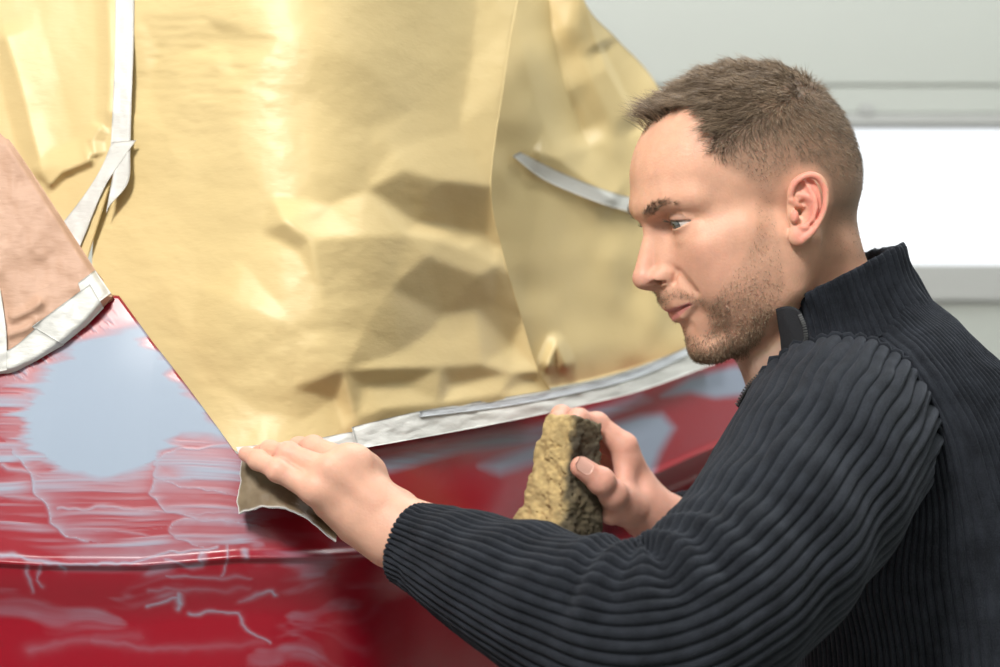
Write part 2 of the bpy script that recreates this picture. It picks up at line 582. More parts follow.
def left_hand_sdf(p):
    d = s_chain(p, LW, [.0215, .0215, .028], .02)
    for dv, dy in ((-11, .012), (11, -.010)):     # wrist is wider than thick
        d = smin(d, s_cap(p, P(404, 531 + dv, 1.487 + dy), P(440, 546 + dv, 1.473 + dy), .0165, .018), .012)
    for k, r0 in (('little', .0155), ('ring', .0150), ('middle', .0155), ('index', .0145)):
        j, rs = LF[k]
        w = LW[0] + {'little': np.array([-.002, -.004, -.010]), 'ring': np.array([0, -.006, -.002]), 'middle': np.array([.002, -.004, .007]), 'index': np.array([.000, .002, .006])}[k]
        d = smin(d, s_cap(p, w, j[0], r0, rs[0] * 1.0), .012)
    # side of the palm below the little finger, and the palm behind
    d = smin(d, s_chain(p, PX([(386, 539, 1.492), (358, 521, 1.494), (330, 503, 1.492)]), [.0185, .0190, .0130]), .014)
    d = smin(d, s_chain(p, PX([(392, 515, 1.512), (360, 492, 1.508), (345, 482, 1.505)]), [.017, .017, .014]), .014)
    d = smin(d, s_chain(p, LTH[0], LTH[1], .006), .012)
    for k in LF:
        d = smin(d, finger(p, *LF[k], k=.003), .0032)
    # knuckles
    d = smin(d, s_chain(p, [LF[k][0][0] + np.array([.010, -.001, .001]) for k in ('little', 'ring', 'middle', 'index')], [.0110, .0116, .0114, .0095]), .010)
    rk = .0095
    for k in ('little', 'ring', 'middle', 'index'):
        j = LF[k][0][0] + np.array([0.001, -.004, .002])
        d = smin(d, s_cap(p, j, j + 1e-4, rk, rk), .010)
    # tendons fan out over the back of the hand
    for k in ('ring', 'middle', 'index'):
        j = LF[k][0][0]
        n = np.array([0.0, -.0115, .0055])
        d = smin(d, s_cap(p, j + n, LW[0] + n * 1.2 + (j - LW[0]) * .35, .0024, .0010), .010)
    return d

def right_hand_sdf(p):
    d = s_chain(p, RW, [.0235, .0250, .032], .02)
    d = smin(d, s_cap(p, P(640, 500, 1.785), P(664, 522, 1.80), .020, .022), .012)
    for k in RF:
        j, rs = RF[k]
        d = smin(d, s_cap(p, RW[0] + (j[0] - RW[0]) * .1, j[0], .0165, rs[0] * 1.02), .012)
    d = smin(d, s_chain(p, PX([(640, 512, 1.785), (622, 506, 1.762), (612, 512, 1.755)]), [.019, .0175, .012]), .012)
    # web between thumb and index
    d = smin(d, s_chain(p, PX([(624, 484, 1.765), (625, 462, 1.772)]), [.0095, .0095]), .010)
    d = smin(d, finger(p, *RTH), .006)
    for k in RF:
        d = smin(d, finger(p, *RF[k]), .004)
    # thumb nail bed
    return d

LSH = P(880, 425, 1.60)
LEL = P(672, 628, 1.352)
RSH = P(874, 440, 1.82)
REL = P(812, 640, 1.93)
HIP = P(962, 860, 1.72)

def body_sdf(p):
    """torso, arms and legs under the clothes"""
    d = s_chain(p, [NECK_W[2], P(905, 440, 1.715), P(935, 560, 1.72), HIP], [.060, .082, .095, .110], .05)
    d = smin(d, s_cap(p, LSH, RSH, .045, .045), .03)
    d = smin(d, s_chain(p, [LSH, LEL, LW[2], LW[1], LW[0]], [.046, .036, .028, .0205, .0205], .01), .03)
    d = smin(d, s_chain(p, [RSH, REL, RW[2], RW[1], RW[0]], [.046, .036, .032, .025, .0235], .01), .03)
    for s in (1, -1):
        h = HIP + np.array([0, -.09 * s, -.03])
        kn = np.array([h[0] - .10 + .03 * s, h[1] - .03 * s, 0.46])
        an = np.array([h[0] + .02 + .02 * s, h[1] - .04 * s, 0.09])
        toe = an + np.array([-.15, -.02 * s, -.045])
        d = smin(d, s_chain(p, [h, kn, an], [.082, .055, .036], .02), .03)
        d = smin(d, s_cap(p, an + np.array([.02, 0, -.04]), toe, .032, .026), .02)
    return d

def full_sdf(p):
    d = np.minimum(body_sdf(p), neck_sdf(p))
    return d
# ------------------------------------------------------------------ skin, eyes, hair
def skin_material():
    m, nt, bs = new_mat('skin')
    at = nt.nodes.new('ShaderNodeAttribute')
    at.attribute_name = 'skin_col'
    n = nt.nodes.new('ShaderNodeTexNoise')
    n.inputs['Scale'].default_value = 90
    n.inputs['Detail'].default_value = 6
    tc = nt.nodes.new('ShaderNodeTexCoord')
    link(nt, tc.outputs['Object'], n.inputs['Vector'])
    mr = nt.nodes.new('ShaderNodeMapRange')
    mr.inputs['To Min'].default_value = 0.86
    mr.inputs['To Max'].default_value = 1.12
    link(nt, n.outputs['Fac'], mr.inputs['Value'])
    mx = nt.nodes.new('ShaderNodeMix')
    mx.data_type = 'RGBA'
    mx.blend_type = 'MULTIPLY'
    mx.inputs['Factor'].default_value = 1
    link(nt, at.outputs['Color'], mx.inputs['A'])
    link(nt, mr.outputs[0], mx.inputs['B'])
    link(nt, mx.outputs['Result'], bs.inputs['Base Color'])
    bs.inputs['Roughness'].default_value = 0.50
    bs.inputs['Specular IOR Level'].default_value = 0.34
    bs.inputs['Subsurface Weight'].default_value = 0.35
    bs.inputs['Subsurface Radius'].default_value = (1.0, 0.35, 0.2)
    bs.inputs['Subsurface Scale'].default_value = 0.006
    n2 = nt.nodes.new('ShaderNodeTexNoise')
    n2.inputs['Scale'].default_value = 700
    n2.inputs['Detail'].default_value = 4
    link(nt, tc.outputs['Object'], n2.inputs['Vector'])
    n3 = nt.nodes.new('ShaderNodeTexVoronoi')
    n3.inputs['Scale'].default_value = 420
    link(nt, tc.outputs['Object'], n3.inputs['Vector'])
    ad = nt.nodes.new('ShaderNodeMath')
    link(nt, n2.outputs['Fac'], ad.inputs[0])
    link(nt, n3.outputs['Distance'], ad.inputs[1])
    b = nt.nodes.new('ShaderNodeBump')
    b.inputs['Strength'].default_value = 0.22
    b.inputs['Distance'].default_value = 0.0006
    link(nt, ad.outputs[0], b.inputs['Height'])
    link(nt, b.outputs[0], bs.inputs['Normal'])
    return m
MAT_SKIN = skin_material()

def strand_material(name, c0, c1, rough=0.45):
    m, nt, bs = new_mat(name)
    at = nt.nodes.new('ShaderNodeAttribute')
    at.attribute_name = 'tone'
    mx = nt.nodes.new('ShaderNodeMix')
    mx.data_type = 'RGBA'
    mx.inputs['A'].default_value = (*c0, 1)
    mx.inputs['B'].default_value = (*c1, 1)
    link(nt, at.outputs['Fac'], mx.inputs['Factor'])
    link(nt, mx.outputs['Result'], bs.inputs['Base Color'])
    bs.inputs['Roughness'].default_value = rough
    return m
MAT_HAIR = strand_material('brown_hair', (0.095, 0.064, 0.042), (0.42, 0.31, 0.21))
MAT_BEARD = strand_material('beard_hair', (0.15, 0.098, 0.06), (0.52, 0.37, 0.245))

# px-space outlines on the left half of the head; the right half mirrors them
HAIR_POLY = [(632, 134), (640, 134), (650, 124), (668, 112), (688, 104), (704, 112), (711, 130), (709, 150), (722, 165), (740, 174), (754, 186),
             (762, 204), (772, 206), (778, 190), (786, 176), (800, 166), (815, 166), (828, 180), (830, 200), (824, 220), (818, 240), (822, 262), (870, 262),
             (900, 200), (880, 60), (740, 20), (600, 60), (600, 134)]
BEARD_POLY = [(757, 204), (772, 206), (778, 232), (783, 258), (784, 284), (776, 306), (764, 334), (746, 358), (720, 368), (692, 368), (680, 346), (672, 322),
              (677, 321), (687, 335), (699, 339), (710, 328), (707, 308), (690, 299), (672, 299), (663, 308), (652, 300), (652, 291), (676, 290), (694, 293), (708, 304), (722, 290), (742, 262), (756, 236)]
DARK_BEARD = [(776, 306), (766, 336), (748, 358), (700, 369), (689, 354), (702, 350), (722, 342), (742, 328), (756, 310)]
BROW_POLY = [(643, 215), (648, 206), (657, 200), (668, 198), (680, 202), (682, 205), (668, 204), (659, 208), (652, 216), (645, 219)]
LIP_POLY = [(660, 308.5), (668, 309.5), (680, 305.5), (694, 300.5), (697, 302), (690, 307), (682, 314), (675, 321), (668, 324), (664, 318)]

def build_person_mesh():
    Vh, Fh = surface_nets(headneck_sdf, HO + [-.15, -.14, -.19], HO + [.15, .14, .16], 0.0012)
    c = (LW[0] + LF['little'][0][3]) / 2
    Vl, Fl = surface_nets(left_hand_sdf, c + [-.12, -.09, -.09], c + [.115, .12, .09], .0014)
    c = RW[0]
    Vr, Fr = surface_nets(right_hand_sdf, c + [-.14, -.12, -.08], c + [.06, .09, .14], .0014)
    Vb, Fb = surface_nets(full_sdf, np.array([-.12, 1.28, -0.02]), np.array([.62, 2.1, 1.34]), .007)
    # the coarse body stops where the finely built head and hands begin
    fine = (Vb[:, 2] > NECK_W[1][2] - 0.005) & (Vb[:, 0] < NECK_W[2][0] + .07)
    fine |= Vb[:, 0] < LW[1][0] - .004
    fine |= np.linalg.norm(Vb - RW[0], axis=1) < .03
    keep = ~fine[Fb].any(1)
    Fb = Fb[keep]
    # colours
    q = w2h(Vh.astype(np.float32)).astype(float)
    qm = q.copy()
    qm[:, 1] = np.abs(qm[:, 1])
    u, v = to_px(h2w(qm))
    base = np.array([0.70, 0.395, 0.275])
    col = np.tile(base, (len(Vh), 1))
    def mixc(mask, c):
        nonlocal col
        col = col * (1 - mask[:, None]) + np.array(c)[None] * mask[:, None]
    a_, c_, b_ = qm[:, 0], qm[:, 1], qm[:, 2]
    blob = lambda cx, cy, rx, ry: np.exp(-(((u - cx) / rx) ** 2 + ((v - cy) / ry) ** 2))
    on_face = smoothstep(20, 60, a_)
    mixc(0.35 * blob(700, 260, 38, 26) * on_face, (0.74, 0.36, 0.27))
    mixc(0.45 * blob(640, 278, 18, 14) * on_face, (0.72, 0.34, 0.28))
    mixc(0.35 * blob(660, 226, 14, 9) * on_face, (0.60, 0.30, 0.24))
    mixc(0.25 * blob(660, 150, 40, 30) * on_face, (0.78, 0.40, 0.27))
    earm = (poly_sdf(u, v, [(786, 178), (800, 168), (814, 170), (828, 188), (826, 210), (816, 232), (797, 247), (788, 240), (789, 215), (784, 200)]) < 0) & (c_ > 66)
    em = smoothstep(0, 1, earm.astype(float)) * smoothstep(73, 80, c_)
    mixc(0.75 * em, (0.80, 0.30, 0.235))
    sb = np.clip(1 - poly_sdf(u, v, BEARD_POLY) / 5.0 - 0.5, 0, 1) * (a_ > 8)
    speck = 0.75 + 0.35 * fbm(q[:, 0] / 1.6, q[:, 1] / 1.6, q[:, 2] / 1.6, 5, 2)
    under = smoothstep(-70, -92, b_) * smoothstep(88, 60, a_)
    mixc(0.24 * sb * np.clip(speck, 0.3, 1.1), (0.30, 0.19, 0.125))
    db = np.clip(-poly_sdf(u, v, DARK_BEARD) / 9.0 + 0.3, 0, 1)
    mixc(0.26 * db * (a_ > 8), (0.22, 0.14, 0.09))
    lp = np.clip(0.5 - poly_sdf(u, v, LIP_POLY) / 1.6, 0, 1) * (c_ < 27) * (a_ > 80)
    mixc(0.85 * lp, (0.62, 0.225, 0.215))
    hs = poly_sdf(u, v, HAIR_POLY)
    hm = np.clip(0.5 - hs / 10.0, 0, 1)
    fade = np.clip((200 - v) / 95.0 + 0.15, 0.12, 1.0) * (1 - 0.45 * em)
    fade = np.where((u > 800) & (v > 150), np.maximum(fade, np.clip((250 - v) / 60, 0.2, 0.75)), fade)
    hm = hm * (1 - em)
    mixc(np.clip(hm * fade, 0, 0.9), (0.145, 0.098, 0.064))
    bm_ = np.clip(0.5 - poly_sdf(u, v, BROW_POLY) / 3.0, 0, 1) * (a_ > 60)
    mixc(0.35 * bm_, (0.22, 0.13, 0.08))
    lidline = np.abs(np.linalg.norm(qm - EYE_C, axis=1) - (EYE_R + .8)) < 1.3
    mixc(0.60 * (lidline & (b_ > 21)).astype(float), (0.30, 0.17, 0.13))
    # hands: redder knuckles and finger tips
    hand = np.array([0.71, 0.405, 0.295])
    colL = np.tile(hand, (len(Vl), 1))
    for k in LF:
        for jj, w in ((0, .30), (1, .35), (3, .45)):
            dd = np.linalg.norm(Vl - LF[k][0][jj], axis=1)
            w_ = w * np.exp(-(dd / .011) ** 2)[:, None]
            colL = colL * (1 - w_) + np.array([0.74, 0.33, 0.27]) * w_
    colR = np.tile(np.array([0.66, 0.35, 0.265]), (len(Vr), 1))
    for k in RF:
        dd = np.linalg.norm(Vr - RF[k][0][3], axis=1)
        w_ = .5 * np.exp(-(dd / .014) ** 2)[:, None]
        colR = colR * (1 - w_) + np.array([0.74, 0.31, 0.25]) * w_
    for jj in (2, 3):
        dd = np.linalg.norm(Vr - RTH[0][jj], axis=1)
        w_ = .35 * np.exp(-(dd / .013) ** 2)[:, None]
        colR = colR * (1 - w_) + np.array([0.72, 0.31, 0.25]) * w_
    colB = np.tile(hand, (len(Vb), 1))
    # join
    V = np.concatenate([Vh, Vl, Vr, Vb])
    F = np.concatenate([Fh, Fl + len(Vh), Fr + len(Vh) + len(Vl), Fb + len(Vh) + len(Vl) + len(Vr)])
    C = np.concatenate([col, colL, colR, colB])
    used = np.zeros(len(V), bool)
    used[F.ravel()] = True
    remap = np.cumsum(used) - 1
    o = mesh_np('person', V[used], remap[F], MAT_SKIN, cols={'skin_col': np.clip(C[used], 0, 1)})
    d, g = sdf_grad(headneck_sdf, Vh, .001)
    N = g / (np.linalg.norm(g, axis=1)[:, None] + 1e-9)
    return o, dict(V=Vh, N=N, q=q, qm=qm, u=u, v=v, hs=hs, em=em, bs=poly_sdf(u, v, BEARD_POLY), db=db, br=poly_sdf(u, v, BROW_POLY))

person, HD = build_person_mesh()
tag(person, 'man with short brown hair and stubble in a dark ribbed half-zip jumper, sanding the car', 'person')

def strands(name, roots, dirs, lens, width, curl, mat, parent, tone, seg=3, seed=1, droop=None):
    """tapered three-sided hairs as one mesh"""
    rng = np.random.default_rng(seed)
    n = len(roots)
    side = np.cross(dirs, rng.normal(size=(n, 3)))
    side /= np.linalg.norm(side, axis=1)[:, None] + 1e-9
    up = np.cross(dirs, side)
    bend = side * rng.normal(size=(n, 1)) * curl
    if droop is not None:
        bend = bend + droop
    rings = []
    for i in range(seg):
        t = i / seg
        c = roots + dirs * (lens * t)[:, None] + bend * (lens * t * t)[:, None]
        w = width * (1 - 0.75 * t)
        for k in range(3):
            an = 2 * math.pi * k / 3
            rings.append(c + (side * math.cos(an) + up * math.sin(an)) * np.asarray(w).reshape(-1, 1))
    tip = roots + dirs * lens[:, None] + bend * lens[:, None]
    per = seg * 3 + 1
    V = np.stack(rings + [tip], 1).reshape(-1, 3)
    quads, tris = [], []
    for i in range(seg - 1):
        for k in range(3):
            k2 = (k + 1) % 3
            quads.append([i * 3 + k, i * 3 + k2, (i + 1) * 3 + k2, (i + 1) * 3 + k])
    for k in range(3):
        tris.append([(seg - 1) * 3 + k, (seg - 1) * 3 + (k + 1) % 3, seg * 3])
    base = (np.arange(n) * per)[:, None, None]
    Q = (np.array(quads).reshape(1, -1, 4) + base).reshape(-1, 4) if quads else np.zeros((0, 4), int)
    T = (np.array(tris)[None] + base).reshape(-1, 3)
    return mesh_np(name, V, [Q, T], mat, parent, attrs={'tone': np.repeat(tone, per)})

def unit(x):
    return x / (np.linalg.norm(x, axis=-1, keepdims=True) + 1e-9)

def grow_hair():
    rng = np.random.default_rng(7)
    V, N, q, qm, u, v = HD['V'], HD['N'], HD['q'], HD['qm'], HD['u'], HD['v']
    a_, c_, b_ = qm[:, 0], qm[:, 1], qm[:, 2]
    w = np.clip(0.4 - HD['hs'] / 9.0, 0, 1) * (1 - HD['em']) * (q[:, 2] > -70)
    top = smoothstep(52, 92, b_ + 0.25 * a_ - 0.25 * np.maximum(c_ - 40, 0))
    w = w * (0.55 + 0.6 * top) * np.clip((230 - v) / 75, 0.30, 1.0)
    n = 30000
    idx = rng.choice(len(V), n, p=w / w.sum())
    Nn, qq = N[idx], q[idx]
    tp = top[idx]
    fwd, upv, lf = HF, HU, HL
    front = smoothstep(35, 75, qq[:, 0])
    sgn = np.sign(qq[:, 1])[:, None]
    d_top = fwd * (0.95 * (1 - front))[:, None] + Nn * (0.50 - 0.3 * front)[:, None] + upv * (0.25 * (1 - front))[:, None] + (HU0 * 0.75 + HF0 * 0.62) * (1.1 * front)[:, None]
    d_side = -upv * 0.75 + fwd * 0.05 + Nn * 0.60
    d = d_top * tp[:, None] + d_side * (1 - tp)[:, None]
    cl = 0.25 * np.stack([fbm(qq[:, 0] / 9, qq[:, 1] / 9, qq[:, 2] / 9, s, 2) for s in (3, 31, 77)], 1)
    d = unit(d + cl * (0.6 + 1.2 * tp)[:, None] + rng.normal(size=(n, 3)) * (0.16 + 0.10 * front * tp)[:, None])
    clump = fbm(qq[:, 0] / 7, qq[:, 1] / 7, qq[:, 2] / 7, 11, 2)
    vv = v[idx]
    L_side = np.clip(1.3 + (195 - vv) * 0.075, 1.3, 8.0)
    L_top = 16 + 15 * front + 7 * clump + 9 * front * (rng.uniform(size=n) ** 4)
    L_side = L_side * (0.35 + 0.65 * smoothstep(3, -16, HD['hs'][idx]))
    L = (L_side * (1 - tp) + L_top * tp) * rng.uniform(0.7, 1.15, n)
    roots = V[idx] + rng.normal(size=(n, 3)) * 0.0005 - Nn * 0.0006
    tone = np.clip(0.42 + 0.30 * clump + rng.normal(size=n) * 0.22 + 0.12 * front, 0, 1)
    h = strands('hair', roots, d, L * 0.001, (0.00021 + 0.00006 * tp), 0.18, MAT_HAIR, person, tone, 3, 5, droop=(fwd * 0.25 - upv * 0.10)[None] * (tp * (1 - 0.6 * front))[:, None])
    h['label'] = 'short brown hair, cropped at the sides and brushed up in front'
    # stubble
    w = np.clip(0.4 - HD['bs'] / 6.0, 0, 1) * (a_ > 8) * (0.30 + 1.2 * HD['db'] + 0.9 * ((b_ < -20) & (a_ > 70)) + 0.5 * smoothstep(-20, -70, b_))
    n = 13000
    idx = rng.choice(len(V), n, p=w / w.sum())
    Nn = N[idx]
    d = unit(Nn * 0.55 - upv * 0.8 + fwd * 0.25 + rng.normal(size=(n, 3)) * 0.25)
    L = rng.uniform(1.2, 3.4, n) * (0.8 + 0.5 * HD['db'][idx])
    b = strands('beard', V[idx] + rng.normal(size=(n, 3)) * .0005 - Nn * .0003, d, L * .001, 0.00019, 0.2, MAT_BEARD, person, np.clip(rng.normal(size=n) * .3 + .5, 0, 1), 2, 6)
    b['label'] = 'short light brown stubble'
    # brows
    w = np.clip(0.4 - HD['br'] / 2.0, 0, 1) * (a_ > 60) * (0.22 + 0.78 * smoothstep(670, 652, u))
    n = 640
    idx = rng.choice(len(V), n, p=w / w.sum())
    Nn = N[idx]
    sg = np.sign(q[idx, 1])[:, None]
    inner = smoothstep(660, 645, u[idx])[:, None]
    d = unit(Nn * 0.35 + lf[None] * sg * 0.8 - fwd * 0.3 + upv * (0.1 + 0.7 * inner) + rng.normal(size=(n, 3)) * 0.15)
    bl = rng.uniform(4, 7.5, n) * .001
    bt = np.clip(rng.normal(size=n) * .2 + .35 - .3 * inner[:, 0], 0, 1)
    for s in (1, -1):
        k = sg[:, 0] == s
        strands('eyebrow', V[idx][k] - Nn[k] * .0003, d[k], bl[k], 0.00018, 0.15, MAT_HAIR, person, bt[k], 3, 8)
    # lashes
    for s in (1, -1):
        r, dd = [], []
        for t in np.linspace(-10, 12, 46):
            cc = t
            bb = 23.4 - 0.017 * (cc + 2) ** 2 + 0.03 * cc
            cz = 30.0 + cc
            aa = EYE_C[0] + math.sqrt(max(1, (EYE_R + 1.4) ** 2 - (cz - EYE_C[1]) ** 2 - (bb - EYE_C[2]) ** 2))
            r.append(h2w((aa, cz * s, bb)))
            dv = HF * 0.9 + HU * 0.15 + HL * s * (0.25 + 0.05 * cc)
            dd.append(dv + rng.normal(size=3) * .12)
        strands('eyelashes', np.array(r), unit(np.array(dd)), np.full(len(r), .0062), 0.00016, 0.1, MAT_HAIR, person, np.zeros(len(r)), 3, 9, droop=HU[None] * 0.4)
grow_hair()

def build_eyes():
    m, nt, bs = new_mat('eye')
    at = nt.nodes.new('ShaderNodeAttribute')
    at.attribute_name = 'eye_col'
    link(nt, at.outputs['Color'], bs.inputs['Base Color'])
    bs.inputs['Roughness'].default_value = 0.08
    bs.inputs['Coat Weight'].default_value = 0.6
    gaze = unit(HF * 0.97 + HL * 0.16 - HU * 0.12)
    t1 = unit(np.cross(gaze, HU))
    t2 = np.cross(t1, gaze)
    nr, nc = 60, 64
    th = np.linspace(0, math.pi, nr)
    ph = np.linspace(0, 2 * math.pi, nc, endpoint=False)
    T, Ph = np.meshgrid(th, ph, indexing='ij')
    rad = EYE_R * (1 + 0.055 * np.exp(-(T / 0.40) ** 4))
    loc = np.cos(T)[..., None] * gaze + np.sin(T)[..., None] * (np.cos(Ph)[..., None] * t1 + np.sin(Ph)[..., None] * t2)
    loc = loc * rad[..., None] * .001
    deg = np.degrees(T)
    rngv = vnoise(Ph * 12, T * 3, None, 4)
    col = np.tile(np.array([0.72, 0.66, 0.63]), (nr, nc, 1))
    iris = np.array([0.145, 0.160, 0.158])[None, None] * (1 + 0.35 * rngv[..., None])
    col = np.where((deg < 30)[..., None], iris, col)
    col = np.where(((deg > 26) & (deg < 31))[..., None], np.array([0.07, 0.085, 0.09]), col)
    col = np.where((deg < 12)[..., None], np.array([0.008, 0.008, 0.008]), col)
    for s in (1, -1):
        V = (h2w(EYE_C * [1, s, 1]) + loc).reshape(-1, 3)
        o = mesh_np('eye', V, grid_faces(nr, nc, wrap_c=True), m, person, cols={'eye_col': np.clip(col.reshape(-1, 3), 0, 1)})
        o['label'] = 'grey-blue eye looking down at the work'
build_eyes()

def build_nails():
    m = simple_mat('nail', (0.74, 0.43, 0.35), 0.32)
    # thumb nail on the hand with the sponge
    ax = unit(RTH[0][3] - RTH[0][2])
    tip = RTH[0][3]
    nrm = unit(np.array([-0.25, -0.80, 0.50]))
    nrm = unit(nrm - ax * (nrm @ ax))
    sd = np.cross(ax, nrm)
    n1, n2 = 14, 14
    A, B = np.meshgrid(np.linspace(-1, 1, n1), np.linspace(-1, 1, n2), indexing='ij')
    wdt = 0.0068 * np.sqrt(np.clip(1 - np.clip(np.abs(A) - 0.35, 0, 1) ** 2 * 1.6, 0.05, 1))
    ang = B * wdt / 0.0100
    R = 0.0102
    V = tip + ax * ((A * 0.0082 + 0.001)[..., None]) + nrm * ((np.cos(ang) * R)[..., None]) + sd * ((np.sin(ang) * R)[..., None])
    V2 = V - nrm * 0.0012
    Vall = np.concatenate([V.reshape(-1, 3), V2.reshape(-1, 3)])
    f = grid_faces(n1, n2)
    k = n1 * n2
    rim = [i for i in range(n2)] + [i * n2 + n2 - 1 for i in range(1, n1)] + [(n1 - 1) * n2 + i for i in range(n2 - 2, -1, -1)] + [i * n2 for i in range(n1 - 2, 0, -1)]
    side = np.array([[rim[i], rim[(i + 1) % len(rim)], rim[(i + 1) % len(rim)] + k, rim[i] + k] for i in range(len(rim))])
    o = mesh_np('thumb_nail', Vall, [f, f[:, ::-1] + k, side], m, person)
build_nails()
# ------------------------------------------------------------------ ribbed jumper
def knit_material():
    m, nt, bs = new_mat('charcoal_rib_knit')
    tc = nt.nodes.new('ShaderNodeTexCoord')
    n = nt.nodes.new('ShaderNodeTexNoise')
    n.inputs['Scale'].default_value = 900
    n.inputs['Detail'].default_value = 3
    link(nt, tc.outputs['Object'], n.inputs['Vector'])
    n1 = nt.nodes.new('ShaderNodeTexNoise')
    n1.inputs['Scale'].default_value = 60
    n1.inputs['Detail'].default_value = 4
    link(nt, tc.outputs['Object'], n1.inputs['Vector'])
    add = nt.nodes.new('ShaderNodeMath')
    link(nt, n.outputs['Fac'], add.inputs[0])
    link(nt, n1.outputs['Fac'], add.inputs[1])
    cr = nt.nodes.new('ShaderNodeValToRGB')
    cr.color_ramp.elements[0].position = 0.36
    cr.color_ramp.elements[0].color = (0.0055, 0.0068, 0.010, 1)
    cr.color_ramp.elements[1].position = 0.68
    cr.color_ramp.elements[1].color = (0.023, 0.027, 0.036, 1)
    hf = nt.nodes.new('ShaderNodeMath')
    hf.operation = 'MULTIPLY'
    hf.inputs[1].default_value = 0.5
    link(nt, add.outputs[0], hf.inputs[0])
    link(nt, hf.outputs[0], cr.inputs['Fac'])
    link(nt, cr.outputs['Color'], bs.inputs['Base Color'])
    bs.inputs['Roughness'].default_value = 0.85
    bs.inputs['Specular IOR Level'].default_value = 0.2
    bs.inputs['Sheen Weight'].default_value = 0.08
    bs.inputs['Sheen Roughness'].default_value = 0.45
    bs.inputs['Sheen Tint'].default_value = (0.75, 0.82, 1.0, 1)
    b = nt.nodes.new('ShaderNodeBump')
    b.inputs['Strength'].default_value = 0.6
    b.inputs['Distance'].default_value = 0.0012
    link(nt, n.outputs['Fac'], b.inputs['Height'])
    link(nt, b.outputs[0], bs.inputs['Normal'])
    return m
MAT_KNIT = knit_material()
MAT_TAPE_CLOTH = simple_mat('plain_dark_facing', (0.011, 0.012, 0.016), 0.85, 0.3, 300, 0.3, 900)
MAT_ZIP = simple_mat('black_zip_metal', (0.16, 0.16, 0.165), 0.35, metallic=0.8)

jumper = empty('jumper')
jumper.parent = person
jumper['label'] = 'charcoal rib-knit half-zip jumper with stand-up collar'

def rib(t, amp):
    """t counts ribs; rounded rib with a narrow groove"""
    x = np.abs((t % 1.0) * 2 - 1)
    return -amp * x ** 3

def rib_angles(n, spr):
    k = np.arange(n)[:, None]
    loc = np.array([0.0, 0.05, 0.14, 0.32, 0.5, 0.68, 0.86, 0.95])[:spr] if spr == 8 else np.array([0.0, 0.09, 0.28, 0.5, 0.72, 0.91])
    return (k + loc[None]).ravel()

def sleeve(name, ctrl, rows, nrib, disp=None, wav=None, amp=.0038, cuff_in=True, label=None):
    ctrl = np.array([list(P(u, v, y)) + [r] for (u, v, y, r) in ctrl])
    S = catmull(ctrl, rows)
    c, r = S[:, :3], S[:, 3]
    T = unit(np.gradient(c, axis=0))
    # parallel transported frame
    U = np.zeros_like(c)
    U[0] = unit(np.array([0, 0, 1.0]) - T[0] * T[0][2])
    for i in range(1, rows):
        x = U[i - 1] - T[i] * (U[i - 1] @ T[i])
        U[i] = unit(x)
    W = np.cross(T, U)
    rt = rib_angles(nrib, 8)
    th = rt / nrib * 2 * math.pi
    s = np.linspace(0, 1, rows)[:, None]
    th2 = np.broadcast_to(th[None], (rows, len(th))).copy()
    if wav is not None:
        th2 = th2 + wav(s, th2)
    rad = np.cos(th2)[..., None] * U[:, None] + np.sin(th2)[..., None] * W[:, None]
    h = rib(rt, amp)[None] * np.ones((rows, 1))
    ctr = c[:, None] + 0 * rad
    if disp is not None:
        h = h + disp(s, th2, rad, ctr, r[:, None])
    V = ctr + rad * (r[:, None] + h)[..., None]
    if cuff_in:
        e = V[-1]
        cen = c[-1]
        ring1 = cen + (e - cen) * 0.93 + T[-1] * 0.0025
        ring2 = cen + (e - cen) * 0.86 - T[-1] * 0.004
        ring3 = cen + (e - cen) * 0.84 - T[-1] * 0.03
        V = np.concatenate([V, ring1[None], ring2[None], ring3[None]])
    o = mesh_np(name, V.reshape(-1, 3), grid_faces(V.shape[0], V.shape[1], wrap_c=True)[:, ::-1], MAT_KNIT, jumper)
    if label:
        o['label'] = label
    return V, S

LCT = [(842, 430, 1.680, .079), (842, 430, 1.620, .080), (839, 435, 1.565, .080), (826, 458, 1.508, .079), (796, 508, 1.452, .075), (758, 560, 1.405, .071), (714, 604, 1.372, .069),
       (655, 634, 1.355, .068), (590, 622, 1.376, .062), (525, 596, 1.405, .0535), (465, 569, 1.440, .0435), (434, 554, 1.462, .0370), (415, 546, 1.475, .0350)]

def ldisp(s, th, rad, ctr, r):
    u, v = to_px(ctr)
    up = rad @ unit(np.array([-0.05, -0.35, 0.93]))          # towards the crook of the elbow
    front = rad @ unit(np.array([0.2, -0.95, 0.1]))
    x = s * 12 / 1.0
    h = 0.0022 * fbm(s * 9, np.cos(th) * 1.3, np.sin(th) * 1.3, 3, 3)
    # folds squeezed into the crook
    crook = np.exp(-((s - 0.575) / 0.10) ** 2)
    ph = (s - 0.575) * 2 * math.pi * 22 + 0.9 * fbm(s * 4, np.cos(th) * 2, np.sin(th) * 2, 8, 2)
    h = h + 0.0048 * crook * smoothstep(0.25, 0.9, up) * np.sin(ph)
    h = h - 0.005 * np.exp(-((s - 0.565) / 0.028) ** 2) * smoothstep(0.3, 0.95, up)
    # soft diagonal folds along the forearm and above the elbow
    h = h + 0.0022 * np.exp(-((s - 0.72) / 0.12) ** 2) * np.sin(s * 75 + th * 2.0) * smoothstep(-0.2, 0.7, up)
    h = h + 0.0028 * np.exp(-((s - 0.38) / 0.10) ** 2) * np.sin(s * 62 + th * 1.5 + 1.0) * smoothstep(-0.3, 0.6, front)
    # puckers at the armhole seam
    h = h + 0.0022 * np.exp(-((s - 0.19) / 0.05) ** 2) * np.sin(th * 17 + 3 * fbm(th * 2, s * 10, None, 4, 2))
    return h

